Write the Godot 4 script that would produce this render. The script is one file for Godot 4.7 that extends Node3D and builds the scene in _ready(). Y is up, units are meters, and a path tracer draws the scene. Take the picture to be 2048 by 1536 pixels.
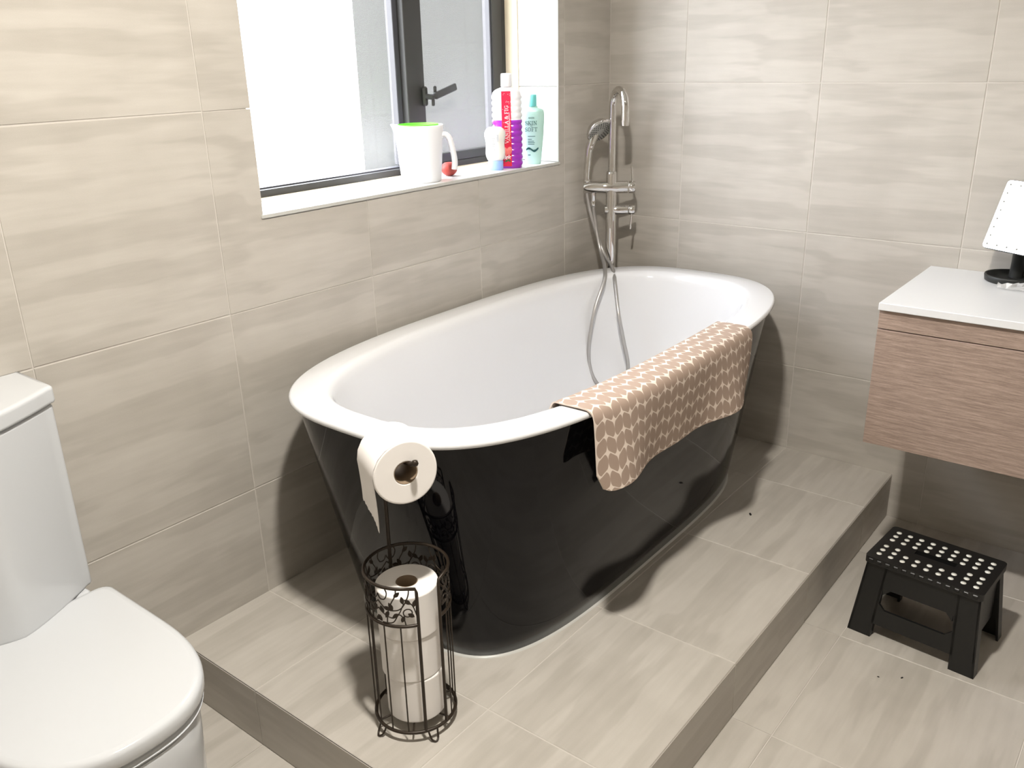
extends Node3D
# A tiled bathroom corner: x runs along the window wall (corner at x = 0), z away from it, y up, metres.

const PY := 0.152            # top of the raised bath platform
const PX := -1.884           # its left end
const PZ := 1.099            # its front
const RX := -3.3             # left wall
const RZ := 2.9              # back wall
const RY := 2.4              # ceiling
const T0 := 0.275            # first tile joint from the corner along x
const TW := 0.449            # tile pitch
const WX0 := -1.497
const WX1 := -0.312
const WY0 := 1.112
const WY1 := 2.20
# bath rim
const BCX := -0.879
const BCZ := 0.430
const BA := 0.810
const BB := 0.402
const BY := 0.75
const SKY := 20.0
const LAMP := 5.4

var M := {}
var taken := {}
var tile_cache := {}
var rng := RandomNumberGenerator.new()
var group_now := 0

func _ready() -> void:
	rng.seed = 4711
	camera_and_light()
	materials()
	room()
	window()
	lamp()
	bath()
	tap()
	toilet()
	vanity()
	makeup_mirror()
	stool()
	roll_stand()
	bath_mat()
	sill_things()
	crumbs()

# ------------------------------------------------------------------ camera, sky, exposure
func camera_and_light() -> void:
	var cam := Camera3D.new()
	cam.name = "camera"
	var r := Vector3(0.61834031, -0.02270084, 0.78558254)
	var u := Vector3(0.28957951, 0.93583522, -0.20088842)
	var b := Vector3(-0.73061547, 0.35170602, 0.58523834)
	cam.transform = Transform3D(Basis(r, u, b), Vector3(-2.7467, 1.4486, 1.7314))
	cam.fov = 47.38
	cam.near = 0.05
	cam.far = 60.0
	add_child(cam)
	cam.current = true
	var env := Environment.new()
	env.background_mode = Environment.BG_SKY
	var sky := Sky.new()
	var sm := ProceduralSkyMaterial.new()
	sm.sky_top_color = Color(0.90, 0.92, 0.96)
	sm.sky_horizon_color = Color(0.95, 0.96, 0.97)
	sm.ground_horizon_color = Color(0.62, 0.61, 0.58)
	sm.ground_bottom_color = Color(0.45, 0.44, 0.42)
	sm.sun_angle_max = 0.0
	sm.energy_multiplier = 1.0
	sky.sky_material = sm
	env.sky = sky
	env.background_energy_multiplier = SKY
	env.tonemap_mode = Environment.TONE_MAPPER_LINEAR
	env.tonemap_exposure = 1.07
	env.sdfgi_enabled = true
	env.ssao_enabled = true
	env.ssil_enabled = true
	var we := WorldEnvironment.new()
	we.name = "world_environment"
	we.environment = env
	add_child(we)

# ------------------------------------------------------------------ helpers
func begin(flat := false) -> SurfaceTool:
	var s := SurfaceTool.new()
	s.begin(Mesh.PRIMITIVE_TRIANGLES)
	group_now = -1 if flat else 0
	s.set_smooth_group(group_now)
	return s

func numbered(n: String) -> String:
	if not taken.has(n):
		taken[n] = 0
		return n
	taken[n] += 1
	return "%s_%03d" % [n, taken[n]]

func obj(called: String, s: SurfaceTool, m: Material, parent: Node = null) -> MeshInstance3D:
	s.generate_normals()
	return put(called, s.commit(), m, parent)

func put(called: String, mesh: Mesh, m: Material, parent: Node = null) -> MeshInstance3D:
	var o := MeshInstance3D.new()
	o.mesh = mesh
	o.material_override = m
	if parent == null:
		o.name = numbered(called)
		add_child(o)
	else:
		o.name = called
		parent.add_child(o, true)
	return o

func thing(called: String, label: String, category: String, at := Vector3.ZERO, turn := 0.0, group := "") -> Node3D:
	var o := Node3D.new()
	o.name = numbered(called)
	add_child(o)
	o.position = at
	o.rotation.y = turn
	tag(o, label, category, group)
	return o

func tag(o: Node, label: String, category: String, group := "") -> void:
	o.set_meta("label", label)
	o.set_meta("category", category)
	if group != "":
		o.set_meta("group", group)

func structure(called: String) -> Node3D:
	var o := Node3D.new()
	o.name = called
	add_child(o)
	o.set_meta("kind", "structure")
	return o

func poly(s: SurfaceTool, pts: Array, out: Vector3) -> void:
	# a flat convex face whose front looks along out
	var n: Vector3 = (pts[1] - pts[0]).cross(pts[2] - pts[0])
	var flip := n.dot(out) > 0.0
	for i in range(1, pts.size() - 1):
		s.add_vertex(pts[0])
		if flip:
			s.add_vertex(pts[i + 1]); s.add_vertex(pts[i])
		else:
			s.add_vertex(pts[i]); s.add_vertex(pts[i + 1])

func box(s: SurfaceTool, c: Vector3, size: Vector3, bev := 0.0, t := Transform3D.IDENTITY) -> void:
	var h := size / 2.0
	var b := minf(bev, minf(h.x, minf(h.y, h.z)) * 0.95)
	var o := t * c
	var P := {}
	for sx in [-1, 1]:
		for sy in [-1, 1]:
			for sz in [-1, 1]:
				var k := Vector3i(sx, sy, sz)
				var sg := Vector3(sx, sy, sz)
				P[k] = [t * (c + sg * Vector3(h.x, h.y - b, h.z - b)), t * (c + sg * Vector3(h.x - b, h.y, h.z - b)), t * (c + sg * Vector3(h.x - b, h.y - b, h.z))]
	for a in 3:
		for sg in [-1, 1]:
			var q := []
			for uv in [[-1, -1], [1, -1], [1, 1], [-1, 1]]:
				var k := Vector3i.ZERO
				k[a] = sg
				k[(a + 1) % 3] = uv[0]
				k[(a + 2) % 3] = uv[1]
				q.append(P[k][a])
			var d := Vector3.ZERO
			d[a] = sg
			poly(s, q, t.basis * d)
	if b <= 0.0:
		return
	for a in 3:
		var a1 := (a + 1) % 3
		var a2 := (a + 2) % 3
		for u in [-1, 1]:
			for v in [-1, 1]:
				var k0 := Vector3i.ZERO
				k0[a] = -1; k0[a1] = u; k0[a2] = v
				var k1 := k0
				k1[a] = 1
				poly(s, [P[k0][a1], P[k1][a1], P[k1][a2], P[k0][a2]], (P[k0][a1] + P[k1][a2]) / 2.0 - o)
	for k in P:
		poly(s, P[k], P[k][0] - o)

func sheet(s: SurfaceTool, rows: Array, close := false, uvs := []) -> void:
	# quads between rows of points; close joins each row's end to its start
	for i in rows.size() - 1:
		var n: int = rows[i].size()
		for j in (n if close else n - 1):
			var k := (j + 1) % n
			for c in [[i, j], [i + 1, k], [i + 1, j], [i, j], [i, k], [i + 1, k]]:
				if uvs.size():
					s.set_uv(uvs[c[0]][c[1]])
				s.add_vertex(rows[c[0]][c[1]])

func fan(s: SurfaceTool, ring: Array, out: Vector3) -> void:
	var c := Vector3.ZERO
	for p in ring:
		c += p
	c /= ring.size()
	s.set_smooth_group(7)
	for i in ring.size():
		poly(s, [c, ring[i], ring[(i + 1) % ring.size()]], out)
	s.set_smooth_group(group_now)

func circle(c: Vector3, u: Vector3, v: Vector3, r: float, n: int) -> Array:
	var a := []
	for i in n:
		var t := TAU * i / n
		a.append(c + u * (r * cos(t)) + v * (r * sin(t)))
	return a

func tube(s: SurfaceTool, path: Array, r, seg := 10, closed := false, caps := true) -> void:
	var n := path.size()
	var rows := []
	var up := Vector3.UP
	var last := Vector3.ZERO
	for i in n:
		var d: Vector3
		if closed:
			d = (path[(i + 1) % n] - path[(i - 1 + n) % n]).normalized()
		else:
			d = (path[mini(i + 1, n - 1)] - path[maxi(i - 1, 0)]).normalized()
		if i == 0:
			up = Vector3.UP if absf(d.y) < 0.9 else Vector3.RIGHT
		elif last != Vector3.ZERO:
			var ax := last.cross(d)
			if ax.length() > 1e-6:
				up = up.rotated(ax.normalized(), last.angle_to(d))
		last = d
		var u := (up - d * up.dot(d)).normalized()
		var v := u.cross(d)
		var rr: float = r[i] if r is Array else r
		rows.append(circle(path[i], u, v, rr, seg))
	if closed:
		rows.append(rows[0])
	sheet(s, rows, true)
	if caps and not closed:
		fan(s, rows[0], path[0] - path[1])
		fan(s, rows[n - 1], path[n - 1] - path[n - 2])

func smooth_path(pts: Array, n := 8) -> Array:
	# Catmull-Rom through the points
	var out := []
	for i in pts.size() - 1:
		var a: Vector3 = pts[maxi(i - 1, 0)]
		var b: Vector3 = pts[i]
		var c: Vector3 = pts[i + 1]
		var d: Vector3 = pts[mini(i + 2, pts.size() - 1)]
		for k in n:
			out.append(b.cubic_interpolate(c, a, d, float(k) / n))
	out.append(pts[-1])
	return out

func lathe(s: SurfaceTool, prof: Array, seg := 32, sx := 1.0, sz := 1.0, t := Transform3D.IDENTITY, power := 2.0) -> void:
	# prof: Vector2(radius, height) from bottom to top; power above 2 squares the section
	var rows := []
	for p in prof:
		var row := []
		for i in seg:
			var a := TAU * i / seg
			var c := cos(a)
			var d := sin(a)
			var k := pow(pow(absf(c), power) + pow(absf(d), power), -1.0 / power)
			row.append(t * Vector3(p.x * c * k * sx, p.y, p.x * d * k * sz))
		rows.append(row)
	sheet(s, rows, true)
	if prof[0].x > 0.0005:
		fan(s, rows[0], t.basis * Vector3.DOWN)
	if prof[-1].x > 0.0005:
		fan(s, rows[-1], t.basis * Vector3.UP)

func super_ring(cx: float, cz: float, a: float, b: float, n: float, y: float, seg := 96) -> Array:
	var row := []
	for i in seg:
		var t := TAU * i / seg
		var c := cos(t)
		var d := sin(t)
		row.append(Vector3(cx + a * signf(c) * pow(absf(c), 2.0 / n), y, cz + b * signf(d) * pow(absf(d), 2.0 / n)))
	return row

func prism(s: SurfaceTool, outline: Array, depth: float, t := Transform3D.IDENTITY) -> void:
	# outline of Vector2 in the local xy plane, extruded from z = 0 to depth
	var pv := PackedVector2Array(outline)
	var idx := Geometry2D.triangulate_polygon(pv)
	for i in range(0, idx.size(), 3):
		for z in [0.0, depth]:
			poly(s, [t * Vector3(pv[idx[i]].x, pv[idx[i]].y, z), t * Vector3(pv[idx[i + 1]].x, pv[idx[i + 1]].y, z), t * Vector3(pv[idx[i + 2]].x, pv[idx[i + 2]].y, z)], t.basis * Vector3(0, 0, 1 if z > 0.0 else -1))
	var ccw := not Geometry2D.is_polygon_clockwise(pv)
	for i in pv.size():
		var a := pv[i]
		var b := pv[(i + 1) % pv.size()]
		var nrm := Vector3(b.y - a.y, a.x - b.x, 0) * (1.0 if ccw else -1.0)
		poly(s, [t * Vector3(a.x, a.y, 0), t * Vector3(b.x, b.y, 0), t * Vector3(b.x, b.y, depth), t * Vector3(a.x, a.y, depth)], t.basis * nrm)

func rounded(w: float, h: float, r: float, n := 5) -> Array:
	var a := []
	for q in [[1, 1, 0.0], [-1, 1, 90.0], [-1, -1, 180.0], [1, -1, 270.0]]:
		for i in n + 1:
			var t := deg_to_rad(q[2] + 90.0 * i / n)
			a.append(Vector2(q[0] * (w / 2 - r) + r * cos(t), q[1] * (h / 2 - r) + r * sin(t)))
	return a

# ------------------------------------------------------------------ materials
func mat(color: Color, rough: float, metal := 0.0, spec := 0.5) -> StandardMaterial3D:
	var m := StandardMaterial3D.new()
	m.albedo_color = color
	m.roughness = rough
	m.metallic = metal
	m.metallic_specular = spec
	return m

func noise_bytes(w: int, h: int, fx: float, sd: int, oct: int, to_w: int, to_h: int) -> PackedByteArray:
	var f := FastNoiseLite.new()
	f.noise_type = FastNoiseLite.TYPE_SIMPLEX_SMOOTH
	f.frequency = fx
	f.seed = sd
	f.fractal_octaves = oct
	var im := f.get_seamless_image(w, h)
	im.convert(Image.FORMAT_L8)
	im.resize(to_w, to_h, Image.INTERPOLATE_CUBIC)
	return im.get_data()

func tile_texture() -> ImageTexture:
	var n := 1024
	var streak := noise_bytes(110, 1024, 0.030, 11, 4, n, n)
	var band := noise_bytes(90, 700, 0.014, 23, 4, n, n)
	var cloud := noise_bytes(256, 256, 0.02, 5, 3, n, n)
	var grain := noise_bytes(1024, 1024, 0.35, 77, 2, n, n)
	var out := PackedByteArray()
	out.resize(n * n * 3)
	var lo := Vector3(0.640, 0.618, 0.583)
	var hi := Vector3(0.775, 0.756, 0.724)
	for i in n * n:
		var a := streak[i] / 255.0
		var b := band[i] / 255.0
		var t := 0.38 * a + 0.34 * smoothstep(0.40, 0.60, b) + 0.28 * (cloud[i] / 255.0)
		t = clampf(0.5 + (t - 0.5) * 0.70 + (grain[i] / 255.0 - 0.5) * 0.12, 0.0, 1.0)
		var c := lo.lerp(hi, t)
		out[i * 3] = int(c.x * 255)
		out[i * 3 + 1] = int(c.y * 255)
		out[i * 3 + 2] = int(c.z * 255)
	return ImageTexture.create_from_image(Image.create_from_data(n, n, false, Image.FORMAT_RGB8, out))

func wood_texture() -> ImageTexture:
	var w := 1024
	var h := 1024
	var fine := noise_bytes(64, 1024, 0.16, 3, 3, w, h)
	var mid := noise_bytes(48, 512, 0.06, 9, 3, w, h)
	var pore := noise_bytes(180, 1024, 0.30, 41, 2, w, h)
	var out := PackedByteArray()
	out.resize(w * h * 3)
	var lo := Vector3(0.45, 0.385, 0.345)
	var hi := Vector3(0.72, 0.635, 0.58)
	for i in w * h:
		var t := 0.45 * fine[i] / 255.0 + 0.35 * mid[i] / 255.0 + 0.20 * pore[i] / 255.0
		t = clampf(0.5 + (t - 0.5) * 1.5, 0.0, 1.0)
		var c := lo.lerp(hi, t)
		out[i * 3] = int(c.x * 255)
		out[i * 3 + 1] = int(c.y * 255)
		out[i * 3 + 2] = int(c.z * 255)
	return ImageTexture.create_from_image(Image.create_from_data(w, h, false, Image.FORMAT_RGB8, out))

func leaf_texture() -> ImageTexture:
	# one repeat of the printed mat: two mirrored leaves side by side, each in a slanted cell
	var w := 256
	var h := 192
	var weave := noise_bytes(256, 192, 0.3, 8, 2, w, h)
	var im := Image.create(w, h, false, Image.FORMAT_RGB8)
	for y in h:
		for x in w:
			var u := float(x) / w * 2.0
			if u > 1.0:
				u = 2.0 - u
			# u = 0 on the thin middle line, 1 at the outer line
			var v := fposmod(float(y) / h + 0.50 * u, 1.0)
			var half := 0.5 * pow(maxf(sin(PI * clampf(v * 0.97 + 0.015, 0.0, 1.0)), 0.0), 0.30)
			var lean := 0.50 + 0.16 * (v - 0.5)
			var inside := half * 1.0 - absf(u - lean)
			var e := minf(v, 1.0 - v) - 0.032
			var k := smoothstep(-0.012, 0.025, minf(inside, e))
			var g := (weave[y * w + x] / 255.0 - 0.5) * 0.05
			var line := Color(0.84 + g, 0.785 + g, 0.735 + g)
			var leaf := Color(0.615 + g, 0.54 + g, 0.485 + g)
			im.set_pixel(x, y, line.lerp(leaf, k))
	return ImageTexture.create_from_image(im)

func materials() -> void:
	var tt := tile_texture()
	M.tiles = []
	for i in 8:
		var m := StandardMaterial3D.new()
		m.albedo_texture = tt
		m.roughness = 0.42
		m.metallic_specular = 0.4
		m.uv1_offset = Vector3(rng.randf(), rng.randf(), 0)
		M.tiles.append(m)
	M.grout = mat(Color(0.76, 0.74, 0.71), 0.9)
	M.ceiling = mat(Color(0.90, 0.90, 0.88), 0.9)
	M.white_tile = mat(Color(0.87, 0.87, 0.86), 0.3)
	M.trim = mat(Color(0.74, 0.74, 0.72), 0.35)
	M.timber = mat(Color(0.90, 0.85, 0.74), 0.5)
	M.frame = mat(Color(0.20, 0.20, 0.195), 0.45)
	M.frame_grey = mat(Color(0.30, 0.30, 0.32), 0.4)
	M.render_wall = mat(Color(0.21, 0.215, 0.21), 0.9)
	var gl := StandardMaterial3D.new()
	var gn := noise_bytes(512, 512, 0.22, 17, 2, 512, 512)
	var gi := Image.create(512, 512, false, Image.FORMAT_RGBA8)
	for y in 512:
		for x in 512:
			var a := 0.22 + 0.6 * (gn[y * 512 + x] / 255.0 - 0.5)
			gi.set_pixel(x, y, Color(0.93, 0.94, 0.93, clampf(a, 0.03, 0.7)))
	gl.albedo_texture = ImageTexture.create_from_image(gi)
	gl.transparency = BaseMaterial3D.TRANSPARENCY_ALPHA
	gl.roughness = 0.35
	gl.uv1_triplanar = true
	gl.uv1_scale = Vector3(5, 5, 5)
	gl.backlight_enabled = true
	gl.backlight = Color(0.12, 0.12, 0.12)
	M.glass = gl
	M.enamel = mat(Color(0.84, 0.843, 0.85), 0.10, 0.0, 0.5)
	M.black = mat(Color(0.04, 0.04, 0.055), 0.05, 0.0, 0.36)
	M.chrome = mat(Color(0.84, 0.83, 0.82), 0.045, 1.0)
	M.hose = mat(Color(0.72, 0.71, 0.70), 0.35, 0.7)
	M.face = mat(Color(0.58, 0.58, 0.56), 0.4)
	M.nozzle = mat(Color(0.10, 0.10, 0.10), 0.6)
	M.china = mat(Color(0.775, 0.785, 0.795), 0.12)
	M.top = mat(Color(0.84, 0.845, 0.85), 0.28)
	var wd := StandardMaterial3D.new()
	wd.albedo_texture = wood_texture()
	wd.roughness = 0.55
	M.wood = wd
	M.dark_gap = mat(Color(0.10, 0.08, 0.07), 0.8)
	M.plastic = mat(Color(0.075, 0.075, 0.072), 0.42)
	M.dot = mat(Color(0.86, 0.86, 0.83), 0.6)
	M.tray = mat(Color(0.12, 0.125, 0.12), 0.45)
	M.mirror = mat(Color(0.95, 0.95, 0.95), 0.02, 1.0)
	M.led = mat(Color(0.50, 0.50, 0.47), 0.5)
	M.bronze = mat(Color(0.185, 0.15, 0.115), 0.42, 0.35)
	M.paper = mat(Color(0.92, 0.905, 0.89), 0.95, 0.0, 0.2)
	M.card = mat(Color(0.50, 0.43, 0.35), 0.9)
	var lf := StandardMaterial3D.new()
	lf.albedo_texture = leaf_texture()
	lf.roughness = 0.95
	M.mat = lf
	M.jug = mat(Color(0.93, 0.935, 0.95), 0.35)
	M.lime = mat(Color(0.45, 0.85, 0.25), 0.5)
	M.lime.backlight_enabled = true
	M.lime.backlight = Color(0.4, 0.7, 0.3)
	M.red = mat(Color(0.70, 0.27, 0.235), 0.5)
	M.cream = mat(Color(0.93, 0.925, 0.90), 0.35)
	M.blue_cap = mat(Color(0.60, 0.72, 0.93), 0.4)
	M.print_grey = mat(Color(0.72, 0.73, 0.74), 0.6)
	M.clear_white = mat(Color(0.94, 0.94, 0.945), 0.25)
	M.clear_white.backlight_enabled = true
	M.clear_white.backlight = Color(0.6, 0.6, 0.6)
	M.purple = mat(Color(0.62, 0.18, 0.72), 0.18)
	M.purple.backlight_enabled = true
	M.purple.backlight = Color(0.35, 0.35, 0.35)
	M.label_red = mat(Color(0.86, 0.11, 0.26), 0.4)
	M.label_white = mat(Color(0.95, 0.92, 0.92), 0.5)
	M.pink = mat(Color(0.93, 0.48, 0.45), 0.5)
	M.leaf_green = mat(Color(0.25, 0.42, 0.25), 0.5)
	M.aqua = mat(Color(0.71, 0.865, 0.825), 0.3)
	M.aqua_cap = mat(Color(0.45, 0.80, 0.79), 0.3)
	M.teal = mat(Color(0.10, 0.33, 0.32), 0.5)
	M.film = mat(Color(0.9, 0.9, 0.9, 0.35), 0.3)
	M.film.transparency = BaseMaterial3D.TRANSPARENCY_ALPHA
	M.crumb = mat(Color(0.05, 0.045, 0.04), 0.8)

# ------------------------------------------------------------------ room shell
func tile_mesh(rects: Array, full: bool) -> ArrayMesh:
	# rects in metres about the tile's centre; one tile, possibly cut round an opening
	var key := str(rects)
	if tile_cache.has(key):
		return tile_cache[key]
	var s := begin(true)
	var d := 0.005
	var b := 0.0011
	for r: Rect2 in rects:
		var x0 := r.position.x
		var y0 := r.position.y
		var x1 := r.end.x
		var y1 := r.end.y
		var bb := b if full else 0.0
		var f := [Vector3(x0 + bb, y0 + bb, 0), Vector3(x1 - bb, y0 + bb, 0), Vector3(x1 - bb, y1 - bb, 0), Vector3(x0 + bb, y1 - bb, 0)]
		var e := [Vector3(x0, y0, -bb), Vector3(x1, y0, -bb), Vector3(x1, y1, -bb), Vector3(x0, y1, -bb)]
		var q := [Vector3(x0, y0, -d), Vector3(x1, y0, -d), Vector3(x1, y1, -d), Vector3(x0, y1, -d)]
		uv_poly(s, [f[0], f[1], f[2], f[3]], Vector3.BACK)
		for i in 4:
			var j := (i + 1) % 4
			var mid: Vector3 = (e[i] + e[j]) / 2.0 - Vector3((x0 + x1) / 2, (y0 + y1) / 2, -d)
			if bb > 0.0:
				uv_poly(s, [f[i], f[j], e[j], e[i]], mid + Vector3.BACK * 0.2)
			uv_poly(s, [e[i], e[j], q[j], q[i]], Vector3(mid.x, mid.y, 0))
	s.generate_normals()
	var m := s.commit()
	tile_cache[key] = m
	return m

func uv_poly(s: SurfaceTool, pts: Array, out: Vector3) -> void:
	var n: Vector3 = (pts[1] - pts[0]).cross(pts[2] - pts[0])
	var flip := n.dot(out) > 0.0
	for i in range(1, pts.size() - 1):
		for p in [pts[0], pts[i + 1], pts[i]] if flip else [pts[0], pts[i], pts[i + 1]]:
			s.set_uv(Vector2(p.x / 0.9 + 0.5, 0.5 - p.y / 0.9))
			s.add_vertex(p)

func snap_rect(r: Rect2) -> Rect2:
	return Rect2(r.position.snapped(Vector2(0.0001, 0.0001)), r.size.snapped(Vector2(0.0001, 0.0001)))

func tile_face(parent: Node3D, origin: Vector3, bu: Vector3, bv: Vector3, ju: Array, jv: Array, hole := Rect2()) -> void:
	# tiles between the joints ju along bu and jv along bv; hole is cut out
	var basis := Basis(bu, bv, bu.cross(bv))
	var g := 0.00125
	for i in ju.size() - 1:
		for j in jv.size() - 1:
			var r := Rect2(minf(ju[i], ju[i + 1]) + g, minf(jv[j], jv[j + 1]) + g, absf(ju[i + 1] - ju[i]) - 2 * g, absf(jv[j + 1] - jv[j]) - 2 * g)
			if r.size.x < 0.01 or r.size.y < 0.01:
				continue
			var parts := [r]
			if hole.has_area() and hole.intersects(r):
				parts = []
				var h := hole.intersection(r)
				if h.position.x > r.position.x + 0.004:
					parts.append(Rect2(r.position, Vector2(h.position.x - r.position.x, r.size.y)))
				if h.end.x < r.end.x - 0.004:
					parts.append(Rect2(h.end.x, r.position.y, r.end.x - h.end.x, r.size.y))
				if h.position.y > r.position.y + 0.004:
					parts.append(Rect2(h.position.x, r.position.y, h.size.x, h.position.y - r.position.y))
				if h.end.y < r.end.y - 0.004:
					parts.append(Rect2(h.position.x, h.end.y, h.size.x, r.end.y - h.end.y))
				if parts.is_empty():
					continue
			var c := r.get_center()
			var local := []
			for q: Rect2 in parts:
				local.append(snap_rect(Rect2(q.position - c, q.size)))
			var o := MeshInstance3D.new()
			o.name = "tile"
			o.mesh = tile_mesh(local, parts.size() == 1 and parts[0] == r)
			o.material_override = M.tiles[rng.randi() % M.tiles.size()]
			parent.add_child(o, true)
			o.transform = Transform3D(basis, origin + bu * c.x + bv * c.y)

func joints(first: float, step: float, from: float, to: float) -> Array:
	var a := [from]
	var v := first
	while v < to - 0.004:
		if v > from + 0.004:
			a.append(v)
		v += step
	a.append(to)
	return a

func room() -> void:
	var d := 0.0012      # joints lie this far behind the tile faces
	var th := 0.26
	var xj := joints(-T0 - TW * 7, TW, RX, 0.0)
	var zj := joints(0.2925 - 0.0, 0.4515, 0.0, RZ)
	var yj := joints(0.45, 0.45, 0.0, RY)
	# window wall
	var w := structure("wall_left")
	var s := begin(true)
	var hx0 := WX0 - 0.012
	var hx1 := WX1 + 0.012
	var hy0 := WY0 - 0.012
	var hy1 := WY1 + 0.012
	for r in [[RX - 0.2, hx0, -0.1, RY], [hx1, 0.2, -0.1, RY], [hx0, hx1, -0.1, hy0], [hx0, hx1, hy1, RY]]:
		box(s, Vector3((r[0] + r[1]) / 2, (r[2] + r[3]) / 2, -d - th / 2), Vector3(r[1] - r[0], r[3] - r[2], th))
	obj("wall_body", s, M.grout, w)
	tile_face(w, Vector3.ZERO, Vector3.RIGHT, Vector3.UP, xj, yj, Rect2(WX0 - 0.002, WY0 - 0.009, WX1 - WX0 + 0.004, WY1 - WY0 + 0.011))
	# end wall
	w = structure("wall_right")
	s = begin(true)
	box(s, Vector3(d + 0.06, RY / 2 - 0.05, RZ / 2), Vector3(0.12, RY + 0.1, RZ + 0.3))
	obj("wall_body", s, M.grout, w)
	tile_face(w, Vector3.ZERO, Vector3.BACK, Vector3.UP, zj, yj)
	# the two walls behind the camera
	w = structure("wall_back")
	s = begin(true)
	box(s, Vector3(RX / 2, RY / 2 - 0.05, RZ + d + 0.06), Vector3(-RX + 0.3, RY + 0.1, 0.12))
	obj("wall_body", s, M.grout, w)
	tile_face(w, Vector3(0, 0, RZ), Vector3.LEFT, Vector3.UP, joints(T0, TW, 0.0, -RX), yj)
	w = structure("wall_front")
	s = begin(true)
	box(s, Vector3(RX - d - 0.06, RY / 2 - 0.05, RZ / 2), Vector3(0.12, RY + 0.1, RZ + 0.3))
	obj("wall_body", s, M.grout, w)
	tile_face(w, Vector3(RX, 0, 0), Vector3.FORWARD, Vector3.UP, joints(0.1, 0.45, -RZ, 0.0), yj)
	# ceiling
	w = structure("ceiling")
	s = begin(true)
	box(s, Vector3(RX / 2, RY + 0.06, RZ / 2 - 0.1), Vector3(-RX + 0.4, 0.12, RZ + 0.6))
	obj("ceiling_board", s, M.ceiling, w)
	# main floor: the strip left of the platform, then the rest
	w = structure("floor")
	s = begin(true)
	box(s, Vector3(RX / 2, -d - 0.06, RZ / 2), Vector3(-RX + 0.3, 0.12, RZ + 0.3))
	obj("floor_slab", s, M.grout, w)
	var nz := []
	for z in zj:
		nz.append(-z)
	nz.reverse()
	tile_face(w, Vector3.ZERO, Vector3.RIGHT, Vector3.FORWARD, xj, nz, Rect2(PX + 0.001, -PZ + 0.001, -PX + 0.1, PZ + 0.1))
	# raised platform under the bath
	w = structure("bath_platform")
	s = begin(true)
	box(s, Vector3((PX + d) / 2, (PY - d) / 2, (PZ - d) / 2), Vector3(-PX - d, PY - d, PZ - d))
	obj("platform_body", s, M.grout, w)
	var pxj := joints(-T0 - TW * 7, TW, PX, 0.0)
	tile_face(w, Vector3(0, PY, 0), Vector3.RIGHT, Vector3.FORWARD, pxj, [-PZ, -0.744, -0.2935, 0.0])
	tile_face(w, Vector3(0, 0, PZ), Vector3.RIGHT, Vector3.UP, pxj, [0.0, PY - 0.002])
	tile_face(w, Vector3(PX, 0, 0), Vector3.BACK, Vector3.UP, [0.0, 0.2935, 0.744, PZ - 0.002], [0.0, PY - 0.002])
	# the house wing outside, seen through the obscured glass
	w = structure("wall_outside")
	s = begin(true)
	box(s, Vector3(-0.05, 1.4, -0.70), Vector3(0.2, 3.4, 0.84))
	obj("rendered_wall", s, M.render_wall, w)

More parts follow.
